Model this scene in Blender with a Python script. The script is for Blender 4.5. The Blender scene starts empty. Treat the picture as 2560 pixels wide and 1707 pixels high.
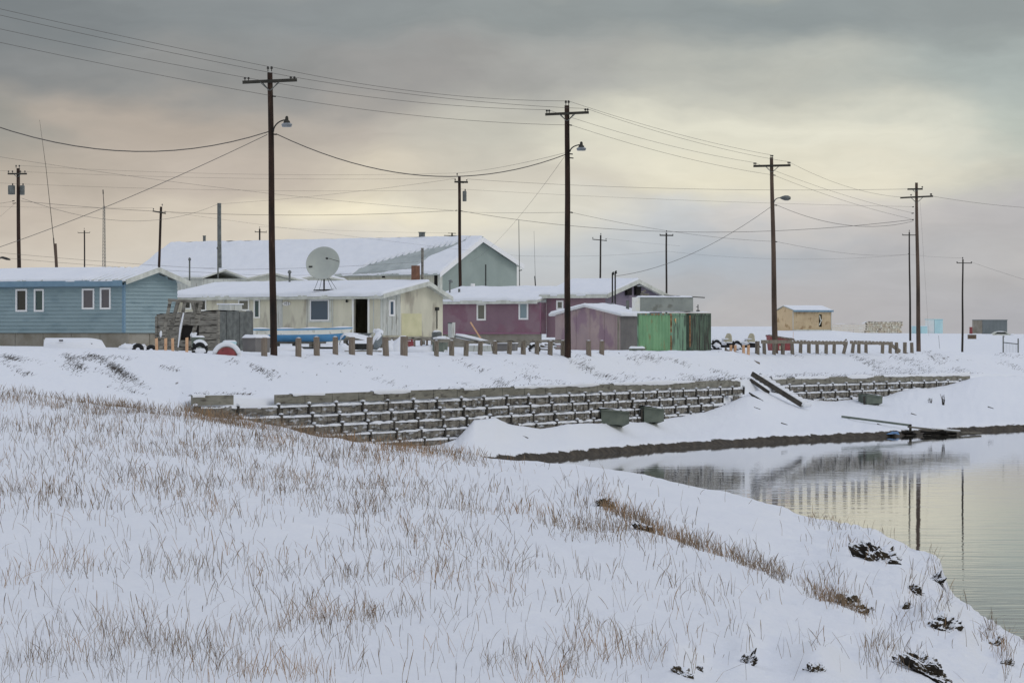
import bpy, math, random
import numpy as np
from mathutils import Vector, Matrix, noise as mnoise
random.seed(7); rng = np.random.default_rng(7)
F = 10000.0; EYE = 5.0; HY = 836.0        # focal length in photo pixels, eye height over the water, eye-level row
scn = bpy.context.scene; col = scn.collection
R = math.radians

# ------------------------------------------------------------------ helpers
def P(px, py, s):                          # a place seen at (px,py) whose scale is s pixels per metre (distance F/s)
    return Vector(((px-1280)/s, F/s, EYE-(py-HY)/s))
def tag(o, label=None, cat=None, group=None, kind=None):
    if label: o['label'] = label
    if cat: o['category'] = cat
    if group: o['group'] = group
    if kind: o['kind'] = kind
    return o
def empty(name, loc, rz=0.0, label=None, cat=None, group=None):
    o = bpy.data.objects.new(name, None); col.objects.link(o)
    o.location = loc; o.rotation_euler = (0, 0, rz); o.empty_display_size = .3
    return tag(o, label, cat, group)
class MB:
    def __init__(s): s.v = []; s.f = []
    def quad(s, a, b, c, d):
        n = len(s.v); s.v += [tuple(a), tuple(b), tuple(c), tuple(d)]; s.f.append((n, n+1, n+2, n+3)); return s
    def poly(s, pts):
        n = len(s.v); s.v += [tuple(p) for p in pts]; s.f.append(tuple(range(n, n+len(pts)))); return s
    def hexa(s, p):                        # 8 corners: bottom ring 0-3, top ring 4-7
        n = len(s.v); s.v += [tuple(q) for q in p]
        s.f += [(n+3, n+2, n+1, n), (n+4, n+5, n+6, n+7)] + [(n+i, n+(i+1) % 4, n+4+(i+1) % 4, n+4+i) for i in range(4)]
        return s
    def box(s, x0, x1, y0, y1, z0, z1):
        return s.hexa([(x0,y0,z0),(x1,y0,z0),(x1,y1,z0),(x0,y1,z0),(x0,y0,z1),(x1,y0,z1),(x1,y1,z1),(x0,y1,z1)])
    def beam(s, a, b, w, h, up=(0,0,1), w2=None, h2=None):
        a = Vector(a); b = Vector(b); d = (b-a).normalized(); u = Vector(up)
        if abs(d.dot(u)) > .98: u = Vector((0,1,0))
        sx = d.cross(u).normalized(); uz = sx.cross(d).normalized()
        w2 = w if w2 is None else w2; h2 = h if h2 is None else h2
        q = [a+sx*(i*w/2)+uz*(j*h/2) for i, j in ((-1,-1),(1,-1),(1,1),(-1,1))] + [b+sx*(i*w2/2)+uz*(j*h2/2) for i, j in ((-1,-1),(1,-1),(1,1),(-1,1))]
        return s.hexa(q)
    def tube(s, a, b, r0, r1=None, n=8, cap=True):
        return s.path([a, b], [r0, r0 if r1 is None else r1], n, cap)
    def path(s, pts, r, n=6, cap=True):
        pts = [Vector(p) for p in pts]; m = len(s.v)
        if not hasattr(r, '__len__'): r = [r]*len(pts)
        for i, p in enumerate(pts):
            d = (pts[min(i+1, len(pts)-1)]-pts[max(i-1, 0)]).normalized()
            u = Vector((0,0,1)) if abs(d.z) < .95 else Vector((0,1,0))
            sx = d.cross(u).normalized(); uz = sx.cross(d)
            for k in range(n):
                a = 2*math.pi*k/n; s.v.append(tuple(p+(sx*math.cos(a)+uz*math.sin(a))*r[i]))
        for i in range(len(pts)-1):
            for k in range(n):
                s.f.append((m+i*n+k, m+i*n+(k+1) % n, m+(i+1)*n+(k+1) % n, m+(i+1)*n+k))
        if cap:
            s.f.append(tuple(m+k for k in range(n))[::-1]); e = m+(len(pts)-1)*n; s.f.append(tuple(e+k for k in range(n)))
        return s
    def lathe(s, prof, c=(0,0,0), n=14, axis=None):
        M = Matrix.Identity(3) if axis is None else Vector((0,0,1)).rotation_difference(Vector(axis)).to_matrix()
        m = len(s.v); c = Vector(c)
        for r, z in prof:
            for k in range(n):
                a = 2*math.pi*k/n; s.v.append(tuple(c+M @ Vector((r*math.cos(a), r*math.sin(a), z))))
        for i in range(len(prof)-1):
            for k in range(n): s.f.append((m+i*n+k, m+i*n+(k+1) % n, m+(i+1)*n+(k+1) % n, m+(i+1)*n+k))
        s.f.append(tuple(m+k for k in range(n))[::-1]); e = m+(len(prof)-1)*n; s.f.append(tuple(e+k for k in range(n)))
        return s
    def grid(s, A):                        # A: rows x cols x 3
        m = len(s.v); nr, nc = A.shape[:2]; s.v += [tuple(map(float, p)) for p in A.reshape(-1, 3)]
        for i in range(nr-1):
            for j in range(nc-1): s.f.append((m+i*nc+j, m+i*nc+j+1, m+(i+1)*nc+j+1, m+(i+1)*nc+j))
        return s
    def blob(s, c, r, sub=3, amp=.25, fr=1.5, flat=None, seed=0):
        import bmesh
        bm = bmesh.new(); bmesh.ops.create_icosphere(bm, subdivisions=sub, radius=1); m = len(s.v); c = Vector(c)
        for v in bm.verts:
            p = v.co.copy(); k = 1+amp*mnoise.fractal(p*fr+Vector((seed*7.1, seed*3.3, seed)), 1.0, 2.0, 4)
            q = Vector((p.x*r[0], p.y*r[1], p.z*r[2]))*k
            if flat is not None: q.z = max(q.z, flat)
            s.v.append(tuple(c+q))
        bm.faces.ensure_lookup_table()
        for f in bm.faces: s.f.append(tuple(m+v.index for v in f.verts))
        bm.free(); return s
    def build(s, name, m, parent=None, smooth=False):
        me = bpy.data.meshes.new(name); me.from_pydata(s.v, [], s.f); me.materials.append(m)
        if smooth: me.polygons.foreach_set('use_smooth', [True]*len(me.polygons))
        me.update(); o = bpy.data.objects.new(name, me); col.objects.link(o)
        if parent: o.parent = parent
        return o
def _build_each(s, name, m, parent=None):
    par = list(range(len(s.v)))
    def fd(i):
        while par[i] != i: par[i] = par[par[i]]; i = par[i]
        return i
    for f in s.f:
        for k in f[1:]: par[fd(k)] = fd(f[0])
    g = {}
    for f in s.f: g.setdefault(fd(f[0]), []).append(f)
    for fs in g.values():
        q = MB(); mp = {}
        for f in fs:
            for k in f:
                if k not in mp: mp[k] = len(q.v); q.v.append(s.v[k])
            q.f.append(tuple(mp[k] for k in f))
        q.build(name, m, parent)
MB.build_each = _build_each
def copy_tree(o, parent=None):
    c = o.copy(); col.objects.link(c); c.parent = parent
    for ch in list(o.children): copy_tree(ch, c)
    return c
def ORD(i):
    w = ['first','second','third','fourth','fifth','sixth','seventh','eighth','ninth','tenth','eleventh','twelfth','thirteenth','fourteenth','fifteenth','sixteenth','seventeenth','eighteenth','nineteenth','twentieth','twenty-first','twenty-second','twenty-third','twenty-fourth']
    return w[i]

# numpy value noise
_T = rng.random((256, 256)).astype(np.float64)
def vn(x, y):
    x = np.asarray(x, float); y = np.asarray(y, float)
    xi = np.floor(x).astype(int); yi = np.floor(y).astype(int); fx = x-xi; fy = y-yi
    fx = fx*fx*(3-2*fx); fy = fy*fy*(3-2*fy)
    a = _T[xi & 255, yi & 255]; b = _T[(xi+1) & 255, yi & 255]; c = _T[xi & 255, (yi+1) & 255]; d = _T[(xi+1) & 255, (yi+1) & 255]
    return (a*(1-fx)+b*fx)*(1-fy)+(c*(1-fx)+d*fx)*fy
def fbm(x, y, o=4, g=.5):
    t = 0; a = 1; n = 0
    for i in range(o):
        t = t+a*(vn(np.asarray(x)*2**i+17.3*i, np.asarray(y)*2**i+5.1*i)-.5); n += a; a *= g
    return t/n*2

# ------------------------------------------------------------------ materials
def lin(c): return tuple(((v/255)/12.92 if v <= 10 else ((v/255+.055)/1.055)**2.4) for v in c)
def alb(c, k=(.64,.65,.70), des=.30):
    l = lin(c); g = .3*l[0]+.6*l[1]+.1*l[2]; return tuple(min(.86, (v*(1-des)+g*des)/q) for v, q in zip(l, k))
def newmat(name):
    m = bpy.data.materials.new(name); m.use_nodes = True; nt = m.node_tree; b = nt.nodes['Principled BSDF']; return m, nt, b
def mat(name, c1, c2=None, scale=2.0, rough=.8, metal=0, stretch=(1,1,1), bump=0, bscale=None, c3=None, lo=.35, hi=.65, spec=.3, coord='Object', s3=9.0, t3=.6):
    m, nt, b = newmat(name); N = nt.nodes; L = nt.links
    b.inputs['Roughness'].default_value = rough; b.inputs['Metallic'].default_value = metal; b.inputs['Specular IOR Level'].default_value = spec
    tc = N.new('ShaderNodeTexCoord'); mp = N.new('ShaderNodeMapping'); mp.inputs['Scale'].default_value = stretch
    L.new(tc.outputs[coord], mp.inputs['Vector'])
    nz = N.new('ShaderNodeTexNoise'); nz.inputs['Scale'].default_value = scale; nz.inputs['Detail'].default_value = 8; nz.inputs['Roughness'].default_value = .6
    L.new(mp.outputs[0], nz.inputs['Vector'])
    r = N.new('ShaderNodeValToRGB'); r.color_ramp.elements[0].position = lo; r.color_ramp.elements[1].position = hi
    r.color_ramp.elements[0].color = (*c1, 1); r.color_ramp.elements[1].color = (*(c2 or c1), 1)
    L.new(nz.outputs['Fac'], r.inputs['Fac']); out = r.outputs['Color']
    if c3:
        n3 = N.new('ShaderNodeTexNoise'); n3.inputs['Scale'].default_value = s3; n3.inputs['Detail'].default_value = 6
        L.new(mp.outputs[0], n3.inputs['Vector'])
        r3 = N.new('ShaderNodeValToRGB'); r3.color_ramp.elements[0].position = t3-.05; r3.color_ramp.elements[1].position = t3+.06
        r3.color_ramp.elements[0].color = (0,0,0,1); r3.color_ramp.elements[1].color = (1,1,1,1)
        L.new(n3.outputs['Fac'], r3.inputs['Fac']); mx = N.new('ShaderNodeMix'); mx.data_type = 'RGBA'
        L.new(r3.outputs['Color'], mx.inputs['Factor']); L.new(out, mx.inputs['A']); mx.inputs['B'].default_value = (*c3, 1); out = mx.outputs['Result']
    L.new(out, b.inputs['Base Color'])
    if bump:
        nb = N.new('ShaderNodeTexNoise'); nb.inputs['Scale'].default_value = bscale or scale*4; nb.inputs['Detail'].default_value = 6
        L.new(mp.outputs[0], nb.inputs['Vector']); bp = N.new('ShaderNodeBump'); bp.inputs['Strength'].default_value = 1; bp.inputs['Distance'].default_value = bump
        L.new(nb.outputs['Fac'], bp.inputs['Height']); L.new(bp.outputs[0], b.inputs['Normal'])
    return m
M = {}
M['snow'] = mat('snow', (.80,.825,.875), (.84,.86,.90), .7, .75, bump=.012, bscale=5, spec=.2)
M['pole'] = mat('pole_wood_dark', (.012,.009,.007), (.05,.026,.018), 3, .75, stretch=(1,1,.25), bump=.01, bscale=20, c3=(.085,.06,.045), s3=6, t3=.66)
M['pole2'] = mat('pole_wood_grey', (.06,.045,.035), (.15,.105,.08), 2, .85, stretch=(1,1,.2), bump=.01, bscale=20)
M['pole3'] = mat('pole_wood_far', (.02,.018,.017), (.05,.042,.036), 2, .85, stretch=(1,1,.25))
M['arm'] = mat('crossarm_wood', (.03,.03,.026), (.07,.066,.056), 6, .85, stretch=(.3,1,1))
M['metal'] = mat('galvanised_metal', (.11,.12,.12), (.2,.215,.21), 4, .5, .4, bump=.003, bscale=12)
M['dmetal'] = mat('dark_metal', (.02,.022,.022), (.05,.05,.048), 4, .6, .3)
M['insul'] = mat('porcelain', (.03,.03,.03), (.06,.055,.05), 4, .3)
M['lampglass'] = mat('lamp_glass', (.24,.26,.29), (.3,.33,.36), 4, .25)
M['wire'] = mat('wire', (.10,.09,.085), (.14,.125,.115), 4, .7)
M['blue'] = mat('blue_siding', alb((106,132,145)), alb((114,140,153)), .5, .6, stretch=(1,1,3), c3=alb((100,127,141)), s3=.8, t3=.58)
M['bluetrim'] = mat('blue_trim', alb((78,116,146)), alb((88,126,154)), 2, .5)
M['found'] = mat('foundation', alb((112,106,96)), alb((132,128,122)), 1.0, .9, bump=.01, bscale=8)
M['cream'] = mat('cream_plywood', alb((163,161,145)), alb((180,177,160)), .9, .75, stretch=(1,1,.35), c3=alb((142,136,124)), s3=1.3, t3=.6, bump=.004, bscale=15)
M['creamtrim'] = mat('cream_trim', alb((205,204,190)), alb((220,219,205)), 3, .6)
M['whitetrim'] = mat('white_trim', alb((205,208,204)), alb((225,228,226)), 3, .5)
M['greytrim'] = mat('grey_fascia', alb((150,154,150)), alb((175,180,178)), 2, .6)
M['greyply'] = mat('grey_boards', alb((150,156,158)), alb((168,172,172)), 1.5, .8, stretch=(3,3,.4), c3=alb((125,126,122)), s3=3)
M['yellowply'] = mat('yellow_plywood', alb((164,162,120)), alb((176,172,134)), 1.2, .8)
M['tin'] = mat('sheet_metal_roof', alb((128,138,142)), alb((150,160,164)), .6, .5, .2, stretch=(1,1,1))
M['whouse'] = mat('warehouse_gable', alb((112,128,128)), alb((122,138,138)), .4, .6)
M['whouse2'] = mat('warehouse_wall', alb((150,150,138)), alb((168,168,158)), .8, .7, stretch=(6,6,.5))
M['purple'] = mat('purple_siding', alb((112,84,102)), alb((124,96,112)), .5, .75, c3=alb((117,79,100)), s3=.9, t3=.58, bump=.003, bscale=10)
M['violet'] = mat('violet_gable', alb((98,90,114)), alb((108,98,118)), 1, .75)
M['pink'] = mat('pink_shed_boards', alb((138,118,128)), alb((152,130,134)), 1.1, .8, stretch=(1,1,.5), c3=alb((130,104,124)), s3=1.5, t3=.56, bump=.004, bscale=14)
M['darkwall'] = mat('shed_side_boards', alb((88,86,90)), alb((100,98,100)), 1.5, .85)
M['green'] = mat('green_container_paint', alb((88,142,98)), alb((104,160,110)), 1.4, .6, stretch=(2,2,.5), c3=alb((120,112,70)), s3=3.0, t3=.66)
M['green2'] = mat('teal_container_paint', alb((84,128,106)), alb((100,140,116)), 1.4, .6, stretch=(2,2,.5), c3=alb((70,92,80)), s3=2.2, t3=.55)
M['dgreen'] = mat('dark_green_container_paint', alb((46,62,56)), alb((78,104,86)), 2.2, .65, stretch=(2,2,.35), c3=alb((50,50,48)), s3=2.6, t3=.55)
M['rust'] = mat('rusty_steel', alb((120,80,50)), alb((160,110,60)), 8, .9)
M['tan'] = mat('tan_shed_panels', alb((150,128,96)), alb((168,148,112)), .8, .7, c3=alb((130,104,70)), s3=1.2, t3=.6)
M['tan2'] = mat('tan_shed_end', alb((176,150,112)), alb((186,160,120)), .8, .7, c3=alb((150,118,74)), s3=1.2, t3=.62)
M['teal'] = mat('pale_teal_panels', alb((128,176,194)), alb((150,192,206)), .6, .6, stretch=(1,1,.3))
M['slate'] = mat('slate_container_paint', alb((88,98,106)), alb((98,108,116)), .5, .6)
M['red'] = mat('red_paint', alb((120,38,48)), alb((140,50,56)), 3, .6, c3=alb((96,40,40)), s3=5, t3=.58)
M['wood'] = mat('weathered_wood', alb((94,91,87)), alb((124,121,115)), 3, .9, stretch=(.5,.5,3), bump=.012, bscale=18, c3=alb((62,58,54)), s3=4, t3=.58)
M['woodv'] = mat('weathered_post_wood', alb((94,84,74)), alb((118,110,100)), 4, .9, stretch=(3,3,.5), bump=.012, bscale=18, c3=alb((74,64,56)), s3=6, t3=.6)
M['brownpost'] = mat('brown_post_wood', alb((100,86,76)), alb((116,106,97)), 4, .9, stretch=(3,3,.5), bump=.012, bscale=18)
M['plank'] = mat('bulkhead_planks', alb((62,58,55)), alb((118,114,108)), 2.2, .9, stretch=(.7,.7,3), bump=.03, bscale=9, c3=(.50,.52,.55), s3=2.6, t3=.615)
M['cap'] = mat('bulkhead_cap_boards', alb((96,95,88)), alb((118,116,108)), 1.5, .9, stretch=(.6,.6,3), bump=.015, bscale=9, c3=alb((72,68,62)), s3=2.4, t3=.6)
M['stake'] = mat('dark_stakes', alb((46,44,42)), alb((64,60,56)), 6, .9)
M['orange'] = mat('fresh_stake_wood', alb((176,128,86)), alb((190,146,104)), 5, .8)
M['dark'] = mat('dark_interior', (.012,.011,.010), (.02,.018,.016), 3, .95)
M['tyre'] = mat('tyre_rubber', (.015,.015,.016), (.03,.03,.03), 5, .8)
M['boatblue'] = mat('boat_blue_paint', alb((40,128,182)), alb((52,140,196)), 2, .45)
M['boatcream'] = mat('boat_cream_paint', alb((190,190,182)), alb((206,205,196)), 2, .5, c3=alb((166,162,150)), s3=4, t3=.62)
M['brick'] = mat('chimney_rust_brick', alb((100,64,48)), alb((118,78,58)), 6, .85, bump=.01, bscale=20)
M['dish'] = mat('dish_grey', alb((142,150,150)), alb((152,160,158)), 1.2, .5)
M['ggreen'] = mat('dark_green_boards', alb((76,88,82)), alb((96,106,98)), 2, .8)
M['rock'] = None
M['beige'] = mat('beige_cover', alb((150,146,124)), alb((164,158,136)), 4, .7)
M['tarp'] = mat('blue_tarp', alb((30,86,140)), alb((50,110,160)), 6, .5)
M['tank'] = mat('grey_tank_paint', alb((112,120,122)), alb((128,136,136)), 1.2, .6, c3=alb((104,108,106)), s3=2)
M['lumber2'] = mat('weathered_pallet', alb((160,146,134)), alb((196,186,174)), 3, .85)
M['lumber'] = mat('pale_lumber', alb((190,178,160)), alb((214,204,190)), 1.5, .85, c3=alb((130,116,108)), s3=2, t3=.62)
M['ink'] = mat('black_paint', (.02,.02,.02), (.03,.03,.03), 4, .8)
def glass(name, c, rough=.08):
    m, nt, b = newmat(name); b.inputs['Base Color'].default_value = (*c, 1); b.inputs['Roughness'].default_value = rough; b.inputs['Specular IOR Level'].default_value = .6
    return m
M['pane_dark'] = glass('dark_pane', (.012,.018,.018)); M['pane_teal'] = glass('teal_pane', (.03,.07,.07)); M['pane_grey'] = glass('curtained_pane', (.11,.10,.11), .3)
M['pane_blue'] = glass('blue_pane', (.045,.08,.12)); M['pane_pale'] = glass('pale_pane', (.22,.30,.33), .3); M['pane_olive'] = glass('olive_pane', (.14,.14,.11), .3)

# rock: dark stone, snow lying on whatever faces up
def rockmat():
    m, nt, b = newmat('snow_dusted_rock'); N = nt.nodes; L = nt.links; b.inputs['Roughness'].default_value = .9; b.inputs['Specular IOR Level'].default_value = .2
    g = N.new('ShaderNodeNewGeometry'); sx = N.new('ShaderNodeSeparateXYZ'); L.new(g.outputs['Normal'], sx.inputs[0])
    nz = N.new('ShaderNodeTexNoise'); nz.inputs['Scale'].default_value = 9; nz.inputs['Detail'].default_value = 6; L.new(g.outputs['Position'], nz.inputs['Vector'])
    a = N.new('ShaderNodeMath'); a.operation = 'MULTIPLY_ADD'; a.inputs[1].default_value = 1.7; L.new(nz.outputs['Fac'], a.inputs[0]); L.new(sx.outputs['Z'], a.inputs[2])
    r = N.new('ShaderNodeValToRGB'); r.color_ramp.elements[0].position = .0; r.color_ramp.elements[1].position = 1
    mr = N.new('ShaderNodeMapRange'); mr.inputs['From Min'].default_value = 1.16; mr.inputs['From Max'].default_value = 1.30; L.new(a.outputs[0], mr.inputs['Value'])
    n2 = N.new('ShaderNodeTexNoise'); n2.inputs['Scale'].default_value = 5; n2.inputs['Detail'].default_value = 5; L.new(g.outputs['Position'], n2.inputs['Vector'])
    r2 = N.new('ShaderNodeValToRGB'); r2.color_ramp.elements[0].color = (.018,.015,.012,1); r2.color_ramp.elements[1].color = (.075,.058,.035,1); r2.color_ramp.elements[0].position=.4; r2.color_ramp.elements[1].position=.7; L.new(n2.outputs['Fac'], r2.inputs[0])
    mx = N.new('ShaderNodeMix'); mx.data_type = 'RGBA'; L.new(mr.outputs[0], mx.inputs['Factor']); L.new(r2.outputs[0], mx.inputs['A']); mx.inputs['B'].default_value = (.80,.825,.875,1)
    L.new(mx.outputs['Result'], b.inputs['Base Color'])
    bp = N.new('ShaderNodeBump'); bp.inputs['Distance'].default_value = .05; L.new(nz.outputs['Fac'], bp.inputs['Height']); L.new(bp.outputs[0], b.inputs['Normal'])
    return m
M['rock'] = rockmat()

# ------------------------------------------------------------------ camera, world, sun
cam = bpy.data.objects.new('camera', bpy.data.cameras.new('camera')); col.objects.link(cam); scn.camera = cam
cam.location = (0, 0, EYE); cam.rotation_euler = (R(90), 0, 0); cam.data.sensor_width = 36; cam.data.lens = 36*F/2560
cam.data.shift_y = -(853.5-HY)/2560; cam.data.clip_start = 1; cam.data.clip_end = 30000
scn.view_settings.view_transform = 'Standard'; scn.view_settings.look = 'None'; scn.view_settings.exposure = 0; scn.view_settings.gamma = 1

def world():
    w = bpy.data.worlds.new('World'); scn.world = w; w.use_nodes = True; nt = w.node_tree; N = nt.nodes; L = nt.links; N.clear()
    out = N.new('ShaderNodeOutputWorld'); bg = N.new('ShaderNodeBackground'); L.new(bg.outputs[0], out.inputs[0])
    tc = N.new('ShaderNodeTexCoord'); sp = N.new('ShaderNodeSeparateXYZ'); L.new(tc.outputs['Generated'], sp.inputs[0])
    def mth(op, a, b=None, c=None):
        n = N.new('ShaderNodeMath'); n.operation = op
        for i, v in enumerate((a, b, c)):
            if v is None: continue
            if isinstance(v, (int, float)): n.inputs[i].default_value = v
            else: L.new(v, n.inputs[i])
        return n.outputs[0]
    az = mth('ARCTAN2', sp.outputs['X'], sp.outputs['Y']); el = mth('ARCSINE', sp.outputs['Z'])
    cb = N.new('ShaderNodeCombineXYZ'); L.new(az, cb.inputs[0]); L.new(mth('MULTIPLY', el, 2.4), cb.inputs[1])
    def nzz(scale, det=5, rough=.55, off=(0,0,0)):
        mp = N.new('ShaderNodeMapping'); mp.inputs['Location'].default_value = off; L.new(cb.outputs[0], mp.inputs[0])
        n = N.new('ShaderNodeTexNoise'); n.inputs['Scale'].default_value = scale; n.inputs['Detail'].default_value = det; n.inputs['Roughness'].default_value = rough
        L.new(mp.outputs[0], n.inputs['Vector']); return n.outputs['Fac']
    w1 = nzz(22, 4, .5, (3,1,0)); w2 = nzz(26, 4, .5, (7,5,2))
    azw = mth('ADD', az, mth('MULTIPLY', mth('SUBTRACT', w1, .5), .07)); elw = mth('ADD', el, mth('MULTIPLY', mth('SUBTRACT', w2, .5), .022))
    U = mth('MULTIPLY_ADD', azw, 1/.3, .5)      # -0.15..0.15 rad -> 0..1
    rows = [  # (photo row, [(photo column, colour)])
        (50, [(0,(118,123,126)),(700,(133,138,140)),(1400,(140,146,146)),(2000,(138,146,147)),(2560,(144,151,151))]),
        (190,[(0,(124,127,129)),(500,(140,140,139)),(1000,(152,150,148)),(1350,(164,164,160)),(1900,(182,183,174)),(2560,(165,174,171))]),
        (330,[(0,(150,147,140)),(300,(174,162,150)),(900,(182,173,163)),(1300,(192,189,177)),(1600,(220,217,199)),(2100,(224,221,203)),(2330,(210,210,196)),(2560,(186,193,184))]),
        (440,[(0,(176,165,152)),(600,(190,178,166)),(950,(208,198,180)),(1350,(206,200,186)),(1750,(226,220,198)),(2200,(222,216,196)),(2560,(190,190,180))]),
        (535,[(0,(192,180,167)),(500,(204,193,177)),(900,(240,230,203)),(1250,(216,212,198)),(1600,(197,200,202)),(2000,(208,202,196)),(2560,(180,178,180))]),
        (650,[(0,(203,193,180)),(500,(207,199,186)),(1000,(206,202,196)),(1350,(188,193,197)),(1750,(170,179,189)),(2200,(177,177,180)),(2560,(180,178,178))]),
        (800,[(0,(205,198,186)),(1000,(196,192,188)),(1500,(183,181,181)),(2050,(178,176,178)),(2560,(170,170,175))])]
    prev = None; pel = None
    for y, st in rows[::-1]:
        r = N.new('ShaderNodeValToRGB'); r.color_ramp.interpolation = 'EASE'; e = r.color_ramp.elements
        for i, (x, c) in enumerate(st):
            pos = ((x-1280)/F)/.3+.5
            q = e[i] if i < 2 else e.new(pos)
            g_ = .3*c[0]+.6*c[1]+.1*c[2]; q.position = pos; q.color = (*lin(tuple(v*.93+g_*.07+3 for v in c)), 1)
        L.new(U, r.inputs['Fac']); E = (HY-y)/F
        if prev is None: prev = r.outputs['Color']
        else:
            mr = N.new('ShaderNodeMapRange'); mr.interpolation_type = 'SMOOTHSTEP'; mr.inputs['From Min'].default_value = pel; mr.inputs['From Max'].default_value = E; L.new(elw, mr.inputs['Value'])
            mx = N.new('ShaderNodeMix'); mx.data_type = 'RGBA'; L.new(mr.outputs[0], mx.inputs['Factor']); L.new(prev, mx.inputs['A']); L.new(r.outputs['Color'], mx.inputs['B']); prev = mx.outputs['Result']
        pel = E
    # finer cloud texture: brightness modulation
    f1 = nzz(42, 6, .6, (1,9,4)); f2 = nzz(14, 5, .6, (11,2,6))
    k = mth('ADD', mth('MULTIPLY', mth('SUBTRACT', f1, .5), .16), mth('MULTIPLY', mth('SUBTRACT', f2, .5), .22))
    cb2 = N.new('ShaderNodeCombineXYZ'); L.new(azw, cb2.inputs[0]); L.new(mth('MULTIPLY', elw, 5.5), cb2.inputs[1]); f3 = N.new('ShaderNodeTexNoise'); f3.inputs['Scale'].default_value = 24; f3.inputs['Detail'].default_value = 7; f3.inputs['Roughness'].default_value = .6; f3.inputs['Distortion'].default_value = .5; L.new(cb2.outputs[0], f3.inputs['Vector'])
    k = mth('ADD', k, mth('MULTIPLY', mth('SUBTRACT', f3.outputs['Fac'], .5), .26)); k = mth('ADD', k, 1.02)
    vm = N.new('ShaderNodeVectorMath'); vm.operation = 'SCALE'; L.new(prev, vm.inputs[0]); L.new(k, vm.inputs['Scale'])
    low0 = vm.outputs[0]
    mr0 = N.new('ShaderNodeMapRange'); mr0.interpolation_type = 'SMOOTHSTEP'; mr0.inputs['From Min'].default_value = .084; mr0.inputs['From Max'].default_value = .106; L.new(elw, mr0.inputs['Value'])
    mg = N.new('ShaderNodeMix'); mg.data_type = 'RGBA'; L.new(mr0.outputs[0], mg.inputs['Factor']); L.new(low0, mg.inputs['A']); mg.inputs['B'].default_value = (.98,.93,.70,1); low = mg.outputs['Result']
    # overcast deck overhead: brighter bluish cloud
    mr = N.new('ShaderNodeMapRange'); mr.interpolation_type = 'SMOOTHSTEP'; mr.inputs['From Min'].default_value = .14; mr.inputs['From Max'].default_value = .40; L.new(el, mr.inputs['Value'])
    ob = nzz(2.2, 5, .55, (4,4,4)); rr = N.new('ShaderNodeValToRGB'); rr.color_ramp.elements[0].position = .3; rr.color_ramp.elements[1].position = .7
    rr.color_ramp.elements[0].color = (.41,.46,.565,1); rr.color_ramp.elements[1].color = (.64,.68,.79,1); L.new(ob, rr.inputs['Fac'])
    mx = N.new('ShaderNodeMix'); mx.data_type = 'RGBA'; L.new(mr.outputs[0], mx.inputs['Factor']); L.new(low, mx.inputs['A']); L.new(rr.outputs[0], mx.inputs['B'])
    # clear sky above the cloud deck, thinly showing through
    sk = N.new('ShaderNodeTexSky'); sk.sky_type = 'NISHITA'; sk.sun_disc = False; sk.sun_elevation = R(42); sk.sun_rotation = R(110)
    vs = N.new('ShaderNodeVectorMath'); vs.operation = 'SCALE'; vs.inputs['Scale'].default_value = .1; L.new(sk.outputs[0], vs.inputs[0])
    m2 = N.new('ShaderNodeMix'); m2.data_type = 'RGBA'; m2.inputs['Factor'].default_value = .05; L.new(mx.outputs['Result'], m2.inputs['A']); L.new(vs.outputs[0], m2.inputs['B'])
    L.new(m2.outputs['Result'], bg.inputs['Color']); bg.inputs['Strength'].default_value = 1.0
world()
sl = bpy.data.lights.new('sun', 'SUN'); sl.energy = .5; sl.angle = R(25); sl.color = (1,.95,.88)
so = bpy.data.objects.new('sun', sl); col.objects.link(so)
# sun stands off to the right, veiled by cloud
sd = Vector((math.sin(R(110))*math.cos(R(42)), math.cos(R(110))*math.cos(R(42)), math.sin(R(42))))
so.rotation_euler = sd.to_track_quat('Z', 'Y').to_euler(); so.location = (30, -30, 40)
# ------------------------------------------------------------------ terrain of the far shore
def tab(xs, ys): return lambda x: np.interp(x, xs, ys)
s_f = tab([-1500,0,675,1418,1937,2266,2560,4000], [80,68,63,55.5,45,40.5,37,28])          # edge of the bank
y_f = tab([-1500,0,440,700,1400,1650,2300,2408,2560,4000], [880,872,882,885,882,880,880,882,885,890])
s_w = tab([-1500,0,480,700,1418,1850,1930,2400,2560,4000], [90,76,71,69,58.5,50,48.5,42,40.2,30])  # timber bulkhead
y_w = tab([-1500,0,450,480,700,1100,1418,1850,1930,2400,2440,2560], [1030,1003,1000,990,988,975,964,950,946,936,934,940])
s_wa = tab([-1500,0,480,700,1250,1418,1650,1800,2000,2200,2400,2560,4000], [98,84,78,75,64,61.4,57.2,55.4,53,51.2,48.8,47.2,36])
_yf0 = tab([-1500,440,470,520,1100,1140,1185,1240,1270,1350,1450,1550,1600,1700,1800,1850,1870,1915,1950,2050,2200,2240,2270,2350,2400,2430,2460,2600],
             [1040,1010,1040,1112,1112,1098,1050,1046,1060,1072,1056,1058,1056,1042,1020,995,980,972,985,1002,996,984,972,968,958,940,938,944])
def y_foot(px):
    px = np.asarray(px, float); a = _yf0(px); w = np.clip((px-1770)/30, 0, 1); b = sum(_yf0(px+q) for q in (-36,-24,-12,0,12,24,36))/7; return a*(1-w)+b*w
far_s = [34,28,25,21,15,13,10,6,3,1]
far_px = [-1500, 700, 1200, 1937, 2079, 2150, 2266, 2408, 2560, 4000]
def _z(ys): return [EYE-(y-HY)/s for y, s in zip(ys, far_s)]
_c1 = [4.3,4.35,4.4,4.8,5.2,5.3,5.4,5.4,5.4,5.4]
_c2 = _z([866,852,842,826,818,816,0,0,0,0])[:6]+[6.9]*4
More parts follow.
